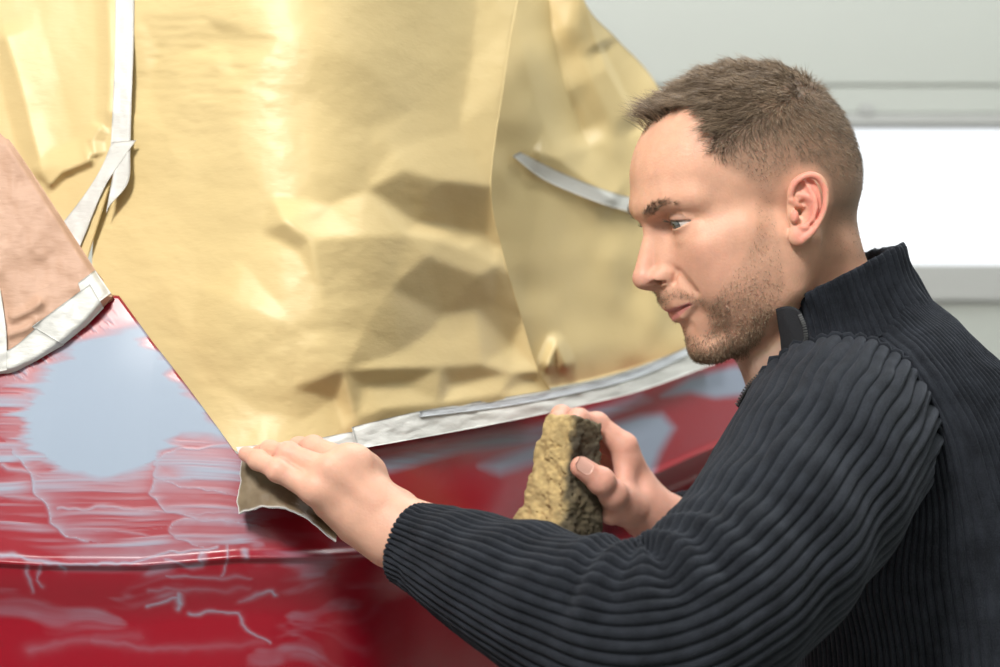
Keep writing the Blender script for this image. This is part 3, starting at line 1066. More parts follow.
def lwav(s, th):
    w = 0.020 * fbm(s * 12, np.cos(th) * 2, np.sin(th) * 2, 21, 2)
    w = w + 0.018 * np.exp(-((s - 0.27) / 0.06) ** 2) * np.sin(s * 80 + th * 2)
    return w
LV, LS = sleeve('sleeve', LCT, 440, 46, ldisp, lwav, label='sleeve of the arm with the sandpaper')

RCT = [(885, 425, 1.74, .072), (884, 426, 1.80, .080), (878, 440, 1.86, .080), (866, 490, 1.915, .075), (842, 560, 1.945, .066), (812, 625, 1.945, .064), (770, 615, 1.90, .058), (722, 572, 1.85, .048), (690, 543, 1.822, .041), (668, 526, 1.808, .0385)]
def rdisp(s, th, rad, ctr, r):
    return 0.003 * fbm(s * 8, np.cos(th) * 1.3, np.sin(th) * 1.3, 13, 3)
sleeve('sleeve', RCT, 160, 46, rdisp, None, label='sleeve of the arm with the sponge')

# torso: rings across the spine, angle 0 forward, 90 degrees to his left
WAX = unit(np.array([0.06, -1.0, 0.0]))
TOR = [  # centre px, depth, half width, half depth, forward tilt of the ring normal
    (851, 322, 1.692, .070, .062), (862, 332, 1.696, .098, .056), (872, 350, 1.700, .132, .062), (886, 380, 1.706, .160, .066), (903, 420, 1.712, .176, .080),
    (920, 478, 1.716, .180, .104), (934, 540, 1.718, .178, .134), (944, 620, 1.718, .175, .138), (952, 720, 1.718, .175, .140), (958, 840, 1.716, .180, .142), (960, 905, 1.714, .180, .142)]

def torso():
    C = np.array([list(P(u, v, y)) + [w, d] for (u, v, y, w, d) in TOR])
    rows = 230
    S = catmull(C, rows)
    c = S[:, :3]
    T = unit(np.gradient(c, axis=0))
    fw = unit(np.cross(T, WAX[None]))
    fw = np.where((fw[:, :1] > 0), -fw, fw)
    nrib = 132
    rt = rib_angles(nrib, 6)
    th = rt / nrib * 2 * math.pi
    s = np.linspace(0, 1, rows)[:, None]
    thw = th[None] + 0.010 * fbm(s * 10, np.cos(th[None]) * 3, np.sin(th[None]) * 3, 2, 2)
    e = (2.0 / (3.0 - 0.6 * s))
    ct, st = np.cos(thw), np.sin(thw)
    cx = np.sign(ct) * np.abs(ct) ** e
    sx = np.sign(st) * np.abs(st) ** e
    low = 0.0035 * fbm(s * 7, ct * 1.6, st * 1.6, 9, 3)
    h = low + rib(rt, .0032)[None]
    # shoulder blades and a hollow between them
    blade = np.exp(-((s - 0.36) / 0.13) ** 2) * (np.exp(-((thw - 2.35) / 0.42) ** 2) + np.exp(-((thw - 3.93) / 0.42) ** 2))
    h = h + 0.010 * blade
    V = c[:, None] + fw[:, None] * (cx * (S[:, 4][:, None] + h))[..., None] + WAX[None, None] * (sx * (S[:, 3][:, None] + h))[..., None]
    # the shoulder line slopes back: shift widest part
    Vv = V.reshape(-1, 3)
    o = mesh_np('body_panel', Vv, grid_faces(rows, len(th), wrap_c=True), MAT_KNIT, jumper)
    return V
TV = torso()

def collar():
    rim_c, base_c = P(834, 278, 1.685), P(856, 336, 1.694)
    rf, bf = unit(np.array([-.885, 0, -.465])), unit(np.array([-.93, 0, -.36]))
    yax = np.array([0.03, -1.0, 0])
    nrib = 56
    rt = rib_angles(nrib, 8)
    span0, span1 = math.radians(33), math.radians(327)
    tt = np.linspace(span0, span1, 6000)
    ex = np.stack([.062 * np.sign(np.cos(tt)) * np.abs(np.cos(tt)) ** .5, .084 * np.sign(np.sin(tt)) * np.abs(np.sin(tt)) ** .5], 1)
    cum = np.concatenate([[0], np.cumsum(np.linalg.norm(np.diff(ex, axis=0), axis=1))])
    th = np.interp(rt / nrib * cum[-1], cum, tt)          # ribs evenly spaced along the collar
    rows = 46
    out = []
    for i in range(rows):
        t = i / (rows - 1)
        cc = base_c * (1 - t) + rim_c * t
        f_ = unit(bf * (1 - t) + rf * t)
        af = .066 * (1 - t) + .0575 * t - 0.0035 * math.sin(math.pi * t)
        ay = .094 * (1 - t) ** 1.6 + .083 * (1 - (1 - t) ** 1.6) - 0.004 * math.sin(math.pi * t)
        wob = 0.0016 * fbm(th * 2.2, np.full_like(th, t * 2), None, 6, 2)
        h = rib(rt, .0031) + wob
        if t > 0.97:
            h = h - .0006
        q = cc + f_ * ((af + h) * np.sign(np.cos(th)) * np.abs(np.cos(th)) ** .5)[:, None] + yax * ((ay + h) * np.sign(np.sin(th)) * np.abs(np.sin(th)) ** .5)[:, None]
        lift = np.array([0, 0, 1.0]) * (0.004 * t * np.sin(th) ** 2)[:, None] + np.array([0, 0, 1.0]) * (0.0009 * t * fbm(th * 9, th * 0, None, 12, 2))[:, None]
        out.append(q + lift)
    # turned-over edge and inner face
    top = out[-1]
    cc = rim_c
    nrm = unit(rim_c - base_c)
    out.append(cc + (top - cc) * 0.985 + nrm * 0.0022)
    out.append(cc + (top - cc) * 0.945 + nrm * 0.0018)
    for i in range(1, 9):
        t = 1 - i / 10
        k = int(t * (rows - 1))
        ax = base_c * (1 - t) + rim_c * t
        out.append(ax + (out[k] - ax) * 0.915)
    V = np.stack(out)
    mesh_np('collar', V.reshape(-1, 3), grid_faces(V.shape[0], V.shape[1])[:, ::-1], MAT_KNIT, jumper)
    return V
CV = collar()

def cloth_patch(name, rows_px, mat, parent, thick=0.0025, nu=18, nv=18, bulge=0.0, label=None):
    """curved patch from a grid of pixel/depth control points, with thickness"""
    G = np.array([[P(*p) for p in r] for r in rows_px])
    a = np.stack([catmull(G[i], nu) for i in range(len(G))])
    b = np.stack([catmull(a[:, j], nv) for j in range(nu)], 1)
    n = np.cross(np.gradient(b, axis=1), np.gradient(b, axis=0))
    n = unit(n)
    n = np.where(n[..., 1:2] > 0, -n, n)
    U, Vv = np.meshgrid(np.linspace(-1, 1, nu), np.linspace(-1, 1, nv))
    b = b + n * (bulge * (1 - U ** 2) * (1 - Vv ** 2))[..., None]
    back = b - n * thick
    k = nu * nv
    f = grid_faces(nv, nu)
    rim = [i for i in range(nu)] + [i * nu + nu - 1 for i in range(1, nv)] + [(nv - 1) * nu + i for i in range(nu - 2, -1, -1)] + [i * nu for i in range(nv - 2, 0, -1)]
    side = np.array([[rim[i], rim[(i + 1) % len(rim)], rim[(i + 1) % len(rim)] + k, rim[i] + k] for i in range(len(rim))])
    o = mesh_np(name, np.concatenate([b.reshape(-1, 3), back.reshape(-1, 3)]), [f, f[:, ::-1] + k, side[:, ::-1]], mat, parent)
    if label:
        o['label'] = label
    return o

def tube_along(name, pts, r, mat, parent, n=60, m=8, rfn=None):
    c = catmull(np.asarray(pts), n)
    T = unit(np.gradient(c, axis=0))
    U = np.zeros_like(c)
    U[0] = unit(np.cross(T[0], [0.3, 0.5, 0.8]))
    for i in range(1, n):
        U[i] = unit(U[i - 1] - T[i] * (U[i - 1] @ T[i]))
    W = np.cross(T, U)
    th = np.linspace(0, 2 * math.pi, m, endpoint=False)
    rr = np.full(n, r) if rfn is None else rfn(np.linspace(0, 1, n)) * r
    V = c[:, None] + (np.cos(th)[None, :, None] * U[:, None] + np.sin(th)[None, :, None] * W[:, None]) * rr[:, None, None]
    cap0 = np.arange(m)[None, ::-1]
    cap1 = (np.arange(m) + (n - 1) * m)[None]
    return mesh_np(name, V.reshape(-1, 3), [grid_faces(n, m, wrap_c=True)[:, ::-1], cap0[:, ::-1], cap1[:, ::-1]], mat, parent)

cloth_patch('zip_facing', [[(775.5, 309, 1.599), (784, 306.5, 1.592), (793, 307.5, 1.587), (799, 313, 1.584)],
                           [(777.5, 322, 1.601), (786, 322, 1.592), (796, 323, 1.587), (803.5, 324, 1.584)],
                           [(780, 338, 1.603), (788, 338, 1.594), (797, 338, 1.588), (806, 337, 1.584)],
                           [(782, 362, 1.606), (789, 357, 1.597), (797, 352, 1.590), (804, 347, 1.585)]], MAT_TAPE_CLOTH, jumper, label='plain dark facing beside the zip')

def teeth(pts, n, size):
    c = catmull(np.array(PX(pts)), n)
    T = unit(np.gradient(c, axis=0))
    V, F = [], []
    cube = np.array([[x, y, z] for x in (-1, 1) for y in (-1, 1) for z in (-1, 1)], float)
    cf = np.array([[0, 1, 3, 2], [4, 6, 7, 5], [0, 4, 5, 1], [2, 3, 7, 6], [0, 2, 6, 4], [1, 5, 7, 3]])
    for i in range(n):
        s_ = unit(np.cross(T[i], [0, 1, 0]))
        k = np.cross(T[i], s_)
        V.append(c[i] + cube[:, :1] * T[i] * size * 0.55 + cube[:, 1:2] * s_ * size * 1.3 + cube[:, 2:] * k * size * 0.8)
        F.append(cf + 8 * i)
    return mesh_np('zip_teeth', np.concatenate(V), np.concatenate(F), MAT_ZIP, jumper, smooth=False)
teeth([(800, 315, 1.580), (804.0, 325, 1.579), (806.0, 337, 1.579), (803, 346, 1.580)], 15, .0012)
teeth([(737, 404, 1.640), (746, 388, 1.636), (757, 376, 1.634), (772, 362, 1.634)], 19, .0012)
tube_along('zip_tape', PX([(739, 407, 1.644), (749, 390, 1.640), (760, 378, 1.638), (776, 364, 1.638)]), .0028, MAT_TAPE_CLOTH, jumper, 24)
# seams
def armhole_seam():
    k = int(np.argmin(np.abs(LS[:200, 1] - 1.582)))
    ring = LV[k][::4]
    cen = ring.mean(0)
    ring = cen + (ring - cen) * 1.006
    tube_along('armhole_seam', np.concatenate([ring, ring[:1]]), .0032, MAT_KNIT, jumper, 160, 8)
armhole_seam()
# ------------------------------------------------------------------ trousers and shoes (below the frame)
def legs():
    mt = simple_mat('dark_work_cloth', (0.03, 0.032, 0.04), 0.85, 0.3, 120, 0.3, 500)
    ms = simple_mat('black_leather', (0.02, 0.02, 0.02), 0.45)
    hips = empty('trousers')
    hips.parent = person
    for s in (1, -1):
        h = HIP + np.array([0, -.09 * s, 0.06])
        kn = np.array([h[0] - .10 + .03 * s, h[1] - .03 * s, 0.46])
        an = np.array([h[0] + .02 + .02 * s, h[1] - .04 * s, 0.07])
        pts = [h, h * .5 + kn * .5 + np.array([-.01, 0, 0]), kn, kn * .5 + an * .5, an]
        c = catmull(np.array([list(p) + [r] for p, r in zip(pts, [.125, .110, .088, .078, .070])]), 60)
        th = np.linspace(0, 2 * math.pi, 40, endpoint=False)
        rr = c[:, 3][:, None] + 0.004 * fbm(np.linspace(0, 14, 60)[:, None], np.cos(th)[None] * 2, np.sin(th)[None] * 2, 5 + s, 3)
        V = c[:, None, :3] + np.stack([np.cos(th)[None] * rr, np.sin(th)[None] * rr, 0 * rr], -1)
        top = np.arange(40)[None]
        mesh_np('trouser_leg', V.reshape(-1, 3), [grid_faces(60, 40, wrap_c=True)[:, ::-1], top], mt, hips)
        def shoe(p):
            d = s_chain(p, [an + np.array([.035, 0, -.028]), an + np.array([-.06, 0, -.028]), an + np.array([-.165, -.02 * s, -.040])], [.042, .042, .032], .02)
            d = smin(d, s_cap(p, an, an + np.array([0, 0, .02]), .05, .05), .03)
            return smax(d, (0.002 - p[:, 2]).astype(np.float32), .004)
        V, F = surface_nets(shoe, an + [-.24, -.1, -.08], an + [.12, .1, .10], .005)
        mesh_np('shoe', V, F, ms, person)
legs()

# ------------------------------------------------------------------ the car
car = empty('car', (-0.3, 1.9, 0))
tag(car, 'red car body with grey primer patches being sanded, windows masked with paper', 'car')
CAR_OFF = np.array([0.3, -1.9, 0.0])       # keeps part meshes in world coordinates under the car's empty

PLAN = catmull(np.array([(-1.60, 1.78), (-1.00, 1.64), (-0.60, 1.545), (-0.44, 1.522), (-0.36, 1.515), (-0.28, 1.511), (-0.205, 1.512), (-0.150, 1.527), (-0.105, 1.565), (-0.065, 1.632), (-0.022, 1.718), (0.058, 1.868), (0.205, 2.100), (0.34, 2.32), (0.40, 2.42)]), 6000)
_far = PLAN[:, 1] > 2.3
PLAN = np.concatenate([PLAN, np.where(_far, 1.246, np.interp(PLAN[:, 0], [-1.6, -.40, -.315, -.205, -.150, -.105, -.04, .058, .205, .34], [1.27, 1.285, 1.2795, 1.153, 1.155, 1.160, 1.167, 1.178, 1.214, 1.246]))[:, None],
                       np.where(_far, 1.150, np.interp(PLAN[:, 0], [-1.6, -.44, -.36, -.28, -.205, -.10, .058, .205, .34], [1.06, 1.074, 1.070, 1.070, 1.076, 1.074, 1.072, 1.115, 1.150]))[:, None]], 1)
_d = np.concatenate([[0], np.cumsum(np.linalg.norm(np.diff(PLAN[:, :2], axis=0), axis=1) * np.where((PLAN[1:, 0] > -.42) & (PLAN[1:, 0] < 0.02), 6.0, np.where((PLAN[1:, 0] >= 0.02) & (PLAN[1:, 0] < .4), 1.6, 0.4)))])
PLAN = PLAN[np.searchsorted(_d, np.linspace(0, _d[-1] * .9999, 720))]

def car_out(h, right):
    """outward offset for height h above the crease line"""
    up = -0.26 * np.maximum(h, 0) - 0.35 * np.maximum(h, 0) ** 2 - 0.003 * smoothstep(0.0, 0.006, h)
    dn = -0.004 * smoothstep(0, 0.005, -h) - 0.012 * smoothstep(0, 0.05, -h) - right * 0.030 * smoothstep(0.0, 0.015, -h) + right * 0.036 * smoothstep(0.040, 0.075, -h)
    dn = dn - 0.12 * np.maximum(-h - 0.35, 0)
    return np.where(h > 0, up, dn)

def car_surface():
    s0 = PLAN
    k = len(s0)
    tan = np.gradient(s0[:, :2], axis=0)
    tan /= np.linalg.norm(tan, axis=1)[:, None]
    nrm = np.stack([tan[:, 1], -tan[:, 0]], 1)      # outward: towards the camera / right
    # columns: dense where the camera sees them
    u = 500 + FPX * s0[:, 0] / s0[:, 1]
    t1 = np.concatenate([np.linspace(1.0, 0.42, 230) ** 1.0, np.linspace(0.415, 0.0, 60)])
    x = s0[:, 0]
    right = smoothstep(-0.02, 0.10, x)
    ztop = s0[:, 2]
    zc = s0[:, 3]
    # rows: from the top edge to z=0.95 dense, then down to the sill
    dense = np.linspace(0, 1, 110)
    zz = ztop[:, None] + (1.146 - ztop)[:, None] * dense[None]
    low = np.concatenate([np.linspace(1.145, 0.96, 190), np.linspace(0.95, 0.22, 40)])
    zz = np.concatenate([zz, np.broadcast_to(low[None], (k, len(low)))], 1)
    h = zz - zc[:, None]
    out = car_out(h, right[:, None])
    lip = 0
    V = np.stack([s0[:, 0][:, None] + nrm[:, 0][:, None] * out, s0[:, 1][:, None] + nrm[:, 1][:, None] * out, zz], -1)
    # rolled edge under the masking
    e = V[:, 0]
    r1 = e - np.concatenate([nrm * .004, np.full((k, 1), -.0015)], 1)
    r2 = e - np.concatenate([nrm * .010, np.full((k, 1), .001)], 1)
    r3 = e - np.concatenate([nrm * .035, np.full((k, 1), .010)], 1)
    V = np.concatenate([r3[:, None], r2[:, None], r1[:, None], V], 1)
    return V
CARV = car_surface()

def primer_mask(u, v):
    soft = lambda poly, e: np.clip(0.5 - poly_sdf(u, v, poly) / e, 0, 1)
    wob_u = u + 14 * fbm(u / 60, v / 8, None, 3, 3)
    wob_v = v + 5 * fbm(u / 50, v / 20, None, 9, 3)
    softw = lambda poly, e: np.clip(0.5 - poly_sdf(wob_u, wob_v, poly) / e, 0, 1)
    vw = v + (4 + 14 * smoothstep(545, 600, v)) * fbm(u / 90, v / 50, None, 6, 2)
    streak = fbm(u / 210, vw / 7.0, None, 31, 3, 0.75) * 0.55 + 0.5
    streak2 = fbm(u / 120, vw / 5.0, None, 77, 3, 0.6) * 0.5 + 0.5
    big = softw([(14, 396), (55, 362), (92, 340), (118, 326), (138, 324), (232, 437), (214, 444), (186, 438), (166, 452), (152, 470), (102, 482), (50, 476), (28, 444)], 13)
    m = 0.97 * big
    # wet smears drawn out sideways from the patch
    zone = softw([(-40, 398), (40, 380), (60, 400), (215, 440), (245, 455), (262, 520), (235, 545), (120, 556), (60, 548), (-40, 512)], 30)
    m = np.maximum(m, zone * np.clip(0.29 + 0.85 * (streak - 0.5), 0.02, 0.9))
    zone2 = softw([(-40, 505), (60, 545), (240, 520), (335, 500), (380, 560), (330, 620), (200, 640), (60, 620), (-40, 565)], 30)
    smear = fbm(u / 75 + 0.4 * fbm(u / 40, v / 30, None, 55, 2), vw / 17, None, 56, 3) * 0.5 + 0.5
    m = np.maximum(m, zone2 * smoothstep(0.45, 1.05, smear) * 0.42 * (0.55 + 0.6 * streak2))
    zone3 = soft([(-40, 372), (60, 350), (112, 312), (122, 340), (60, 372), (-40, 400)], 12)
    arcs = fbm((u + v) / 26, (u - v * 1.1) / 4, None, 5, 3, 0.6) * 0.5 + 0.5
    m = np.maximum(m, zone3 * smoothstep(0.42, 0.95, arcs) * 0.6)
    low = softw([(-40, 590), (200, 575), (380, 590), (400, 667), (300, 700), (-40, 700)], 60)
    m = np.maximum(m, low * smoothstep(0.50, 1.05, smear) * 0.26 * (0.6 + 0.5 * streak2))
    # tongue-shaped strokes where the sanding hand stopped, plus a painted crease highlight
    def stroke(pl, w, amp, fade=0.0, one=0):
        d, par, side = line_dist(u + 3 * fbm(u / 14, v / 14, None, 41, 2), v + 2 * fbm(u / 14, v / 14, None, 43, 2), pl)
        g = np.exp(-(d / (w * (1.0 if one else 1.25))) ** 1.3)
        if one:
            g = np.where(side * one > 0, np.exp(-(d / (w * 7)) ** 0.8) * (0.55 + 0.6 * streak), g)
        return amp * (1.15 if one else 0.85) * g * (1 - fade * par)
    P_ = [([(246, 443), (205, 449), (168, 452), (153, 462), (158, 478), (186, 488), (226, 492)], 1.6, 0.75, 0.3, -1),
          ([(226, 470), (192, 470), (176, 462), (170, 450)], 1.4, 0.6, 0.2, 0),
          ([(190, 478), (156, 480), (150, 494), (166, 512), (206, 521), (256, 520)], 1.5, 0.7, 0.4, -1),
          ([(250, 524), (196, 518), (172, 524), (176, 538), (206, 548)], 1.3, 0.6, 0.3, -1),
          ([(14, 452), (28, 470), (36, 492), (46, 505), (52, 522), (66, 535), (90, 540)], 1.8, 0.75, 0.2, -1),
          ([(0, 467), (20, 470), (44, 478)], 1.6, 0.6, 0.0, 0),
          ([(-20, 493), (20, 496), (44, 500)], 1.8, 0.6, 0.3, 0),
          ([(60, 509), (110, 508), (190, 514), (230, 512)], 1.6, 0.7, 0.3, 0),
          ([(62, 526), (120, 532), (180, 540)], 1.4, 0.45, 0.4, 0),
          ([(-20, 553), (10, 556), (45, 563), (90, 565), (130, 561), (170, 553), (216, 548)], 1.5, 0.95, 0.1, 0),  # bright highlight line along the crease, painted into the primer mask
          ([(26, 566), (30, 584), (33, 592)], 1.3, 0.7, 0.2, 0),
          ([(40, 566), (37, 580), (46, 588)], 1.2, 0.6, 0.2, 0),
          ([(62, 566), (66, 569)], 2.4, 0.9, 0.0, 0),
          ([(165, 560), (190, 566), (203, 565), (201, 552)], 1.6, 0.75, 0.0, 0),
          ([(168, 575), (210, 577), (250, 578)], 1.4, 0.55, 0.5, 0),
          ([(148, 606), (165, 600), (178, 597), (176, 608)], 1.5, 0.8, 0.0, 0),
          ([(178, 594), (178, 603)], 2.0, 0.9, 0.0, 0),
          ([(276, 595), (272, 592), (240, 600)], 1.5, 0.8, 0.6, 0),
          ([(226, 540), (226, 562), (222, 575)], 1.1, 0.7, 0.2, 0),
          ([(244, 548), (245, 560)], 1.4, 0.7, 0.0, 0),
          ([(190, 612), (240, 614), (244, 626), (256, 638), (268, 644)], 1.4, 0.75, 0.2, 0),
          ([(150, 590), (190, 590), (250, 590)], 2.0, 0.35, 0.6, 0),
          ([(90, 640), (150, 648), (260, 644)], 3.0, 0.25, 0.5, 0),
          ([(30, 650), (80, 640), (140, 636)], 4.0, 0.22, 0.5, 0)]
    for a in P_:
        if a[4]:
            d, par, side = line_dist(u, v, a[0])
            m = m * (1 - 0.72 * np.exp(-(d / 11) ** 1.2) * (side * a[4] < 0) * smoothstep(0.0, 0.15, par) * smoothstep(1.0, 0.8, par) * (1 - big))
    for a in P_:
        m = np.maximum(m, stroke(*a))
    # far side: feathered primer bands, blurred by distance
    m = np.maximum(m, 0.80 * soft([(372, 462), (440, 448), (520, 430), (580, 414), (640, 394), (650, 400), (600, 420), (540, 442), (460, 452), (390, 472)], 9) * (0.55 + 0.5 * streak))
    m = np.maximum(m, 0.85 * soft([(480, 466), (528, 446), (552, 440), (548, 458), (500, 474)], 12))
    m = np.maximum(m, 0.92 * soft([(560, 470), (600, 428), (640, 416), (662, 414), (674, 428), (660, 452), (648, 484), (622, 500), (590, 500)], 10))
    m = np.maximum(m, 0.90 * soft([(662, 396), (690, 378), (735, 366), (760, 372), (756, 394), (715, 398), (690, 392)], 8))
    return np.clip(m, 0, 1)

def paint_material():
    m, nt, bs = new_mat('red_paint_with_primer')
    at = nt.nodes.new('ShaderNodeAttribute')
    at.attribute_name = 'primer'
    mx = nt.nodes.new('ShaderNodeMix')
    mx.data_type = 'RGBA'
    mx.inputs['A'].default_value = (0.27, 0.0025, 0.014, 1)
    mx.inputs['B'].default_value = (0.265, 0.335, 0.43, 1)
    link(nt, at.outputs['Fac'], mx.inputs['Factor'])
    link(nt, mx.outputs['Result'], bs.inputs['Base Color'])
    rr = nt.nodes.new('ShaderNodeMapRange')
    rr.inputs['To Min'].default_value = 0.30
    rr.inputs['To Max'].default_value = 0.62
    link(nt, at.outputs['Fac'], rr.inputs['Value'])
    link(nt, rr.outputs[0], bs.inputs['Roughness'])
    bs.inputs['Coat Weight'].default_value = 0.05
    bs.inputs['Coat Roughness'].default_value = 0.15
    b = nt.nodes.new('ShaderNodeBump')
    b.inputs['Strength'].default_value = 0.25
    b.inputs['Distance'].default_value = 0.0008
    link(nt, at.outputs['Fac'], b.inputs['Height'])
    link(nt, b.outputs[0], bs.inputs['Normal'])
    return m
MAT_PAINT = paint_material()
def build_car():
    k, r = CARV.shape[:2]
    V = CARV.reshape(-1, 3)
    u, v = to_px(V)
    pm = np.zeros(len(V))
    vis = (u > -60) & (u < 900) & (v > 280) & (v < 720)
    pm[vis] = primer_mask(u[vis], v[vis])
    o = mesh_np('quarter_panel', V + CAR_OFF, grid_faces(k, r), MAT_PAINT, car, attrs={'primer': pm})
    o['label'] = 'red panel with sanded blue-grey primer'
    # wheels under the car, outside the picture
    mt = simple_mat('tyre_rubber', (0.02, 0.02, 0.02), 0.8)
    mr = simple_mat('wheel_rim', (0.5, 0.5, 0.52), 0.3, metallic=0.9)
    for wx in (-0.85,):
        prof = [(.20, -.09), (.29, -.10), (.315, -.085), (.32, 0), (.315, .085), (.29, .10), (.20, .09)]
        rim = [(.0, -.02), (.06, -.03), (.19, -.02), (.205, -.085), (.205, .085)]
        for nm, pr, mm in (('tyre', prof, mt), ('wheel_rim', rim, mr)):
            th = np.linspace(0, 2 * math.pi, 48, endpoint=False)
            W = np.stack([np.stack([wx + rr * np.cos(th), 1.86 + yy + 0 * th, .32 + rr * np.sin(th)], -1) for rr, yy in pr])
            mesh_np(nm, W.reshape(-1, 3) + CAR_OFF, grid_faces(len(pr), 48, wrap_c=True), mm, car)
build_car()
# ------------------------------------------------------------------ masking paper and tape
def paper_material(name, col, col2, rough=0.33, bump=0.25, trans=0.0):
    m, nt, bs = new_mat(name)
    tc = nt.nodes.new('ShaderNodeTexCoord')
    n = nt.nodes.new('ShaderNodeTexNoise')
    n.inputs['Scale'].default_value = 9
    n.inputs['Detail'].default_value = 8
    link(nt, tc.outputs['Object'], n.inputs['Vector'])
    mx = nt.nodes.new('ShaderNodeMix')
    mx.data_type = 'RGBA'
    mx.inputs['A'].default_value = (*col, 1)
    mx.inputs['B'].default_value = (*col2, 1)
    link(nt, n.outputs['Fac'], mx.inputs['Factor'])
    link(nt, mx.outputs['Result'], bs.inputs['Base Color'])
    bs.inputs['Roughness'].default_value = rough
    bs.inputs['Specular IOR Level'].default_value = 0.5
    mp = nt.nodes.new('ShaderNodeMapping')
    mp.inputs['Scale'].default_value = (1, 1, 3.2)
    link(nt, tc.outputs['Object'], mp.inputs['Vector'])
    n2 = nt.nodes.new('ShaderNodeTexNoise')
    n2.inputs['Scale'].default_value = 130
    n2.inputs['Detail'].default_value = 5
    link(nt, mp.outputs[0], n2.inputs['Vector'])
    b = nt.nodes.new('ShaderNodeBump')
    b.inputs['Strength'].default_value = bump
    b.inputs['Distance'].default_value = 0.0012
    link(nt, n2.outputs['Fac'], b.inputs['Height'])
    link(nt, b.outputs[0], bs.inputs['Normal'])
    return m
MAT_PAPER = paper_material('waxed_masking_paper', (0.595, 0.45, 0.21), (0.695, 0.545, 0.28), 0.47, 0.16)
MAT_PINK = paper_material('pinkish_kraft_paper', (0.47, 0.28, 0.19), (0.56, 0.355, 0.255), 0.6, 0.4)
MAT_TAPE = paper_material('white_masking_tape', (0.60, 0.60, 0.575), (0.68, 0.67, 0.64), 0.45, 0.4)

_fu = np.arange(-500, 1101, 2.0)
_fy = np.interp(_fu, [-300, 0, 110, 175, 240, 300, 360, 420, 460, 560, 690, 800], [1.70, 1.665, 1.635, 1.610, 1.578, 1.576, 1.612, 1.680, 1.742, 1.885, 2.110, 2.34])
_kk = np.exp(-(np.arange(-60, 61) / 22.0) ** 2)
_fy = np.convolve(np.pad(_fy, 60, mode='edge'), _kk / _kk.sum(), 'valid')

def fpaper(u):
    return np.interp(u, _fu, _fy)

def crease(u, v, pl, amp, wl, wr, p=1.4, taper=0.12):
    """ridge along a polyline: wl/wr reach in px on either side, height in metres towards the camera"""
    d, par, side = line_dist(u, v, pl)
    w = np.where(side > 0, wl, wr)
    f = np.clip(1 - d / w, 0, 1) ** p
    t = smoothstep(0, taper, par) * smoothstep(0, taper, 1 - par)
    return amp * f * (0.15 + 0.85 * t)

# crumple points of the big sheet: px, px, height in mm towards the room
CRUMPLE = [(60, -90, 0), (300, -90, 0), (545, -90, 14), (60, 100, 0), (60, 260, 0), (60, 330, 0), (100, 312, 0), (165, 395, 0), (230, 470, 0), (300, 465, 0), (360, 455, 0), (450, 440, 0), (570, 410, 0), (570, 300, 0), (560, 100, 0),
           (514, 20, 20), (503, 90, 22), (491, 186, 22), (502, 250, 6), (522, 320, -10), (540, 372, 0), (478, -20, 2), (472, 60, 2), (458, 130, 7),
           (404, 171, 11), (440, 181, 17), (392, 148, 4), (412, 112, 2), (416, 224, -5), (455, 229, -8), (486, 238, -2),
           (284, 221, 10), (300, 252, 1), (310, 238, 10), (359, 237, 10), (407, 234, 12), (440, 239, 12), (464, 249, 11), (480, 276, 12), (497, 266, 9),
           (330, 205, -3), (262, 232, -3), (272, 196, 0), (366, 190, 0), (428, 257, 16), (392, 288, 7), (364, 330, 5), (443, 314, -8), (476, 308, -8), (425, 336, -3), (494, 305, -9), (510, 346, -20),
           (344, 371, 10), (357, 419, 8), (334, 398, -4), (344, 430, 0), (363, 385, 3), (384, 408, 11), (440, 404, 11), (500, 394, 10), (400, 382, 0), (450, 384, 0), (442, 368, 9), (482, 364, 9), (512, 374, 3), (530, 380, -10), (400, 352, 2),
           (300, 330, 0), (322, 298, 3), (200, 288, 0), (232, 300, 4), (170, 290, 3), (242, 262, -3), (150, 330, 0), (222, 386, -2), (260, 412, -3), (264, 440, 0), (190, 345, 0), (292, 388, 0), (302, 420, -3),
           (138, 14, 6), (160, 50, -1), (185, 95, 5), (196, 12, 5), (226, 40, -1), (240, 85, 5), (202, 130, 0), (165, 130, 3), (150, 90, -2), (280, 40, 3), (300, 100, -1), (240, 150, 3), (182, 180, 0), (300, 165, -1),
           (362, 60, 3), (372, 128, 0), (422, 40, 0), (215, 65, 5), (175, 70, 3), (140, 182, -1), (130, 232, 1), (192, 232, 0), (210, 108, 2), (190, 52, 2)]
CREDGE = [((284, 221), (310, 238)), ((310, 238), (359, 237)), ((359, 237), (407, 234)), ((407, 234), (440, 239)), ((440, 239), (464, 249)), ((464, 249), (480, 276)), ((480, 276), (497, 266)), ((284, 221), (300, 252)),
          ((428, 257), (480, 276)), ((428, 257), (392, 288)), ((428, 257), (443, 314)), ((404, 171), (440, 181)), ((440, 181), (491, 186)), ((514, 20), (503, 90)), ((503, 90), (491, 186)), ((344, 371), (357, 419)),
          ((363, 385), (384, 408)), ((384, 408), (440, 404)), ((440, 404), (500, 394)), ((344, 371), (442, 368)), ((442, 368), (482, 364)), ((442, 368), (512, 374)), ((392, 288), (364, 330)), ((404, 171), (416, 224)), ((443, 314), (476, 308))]

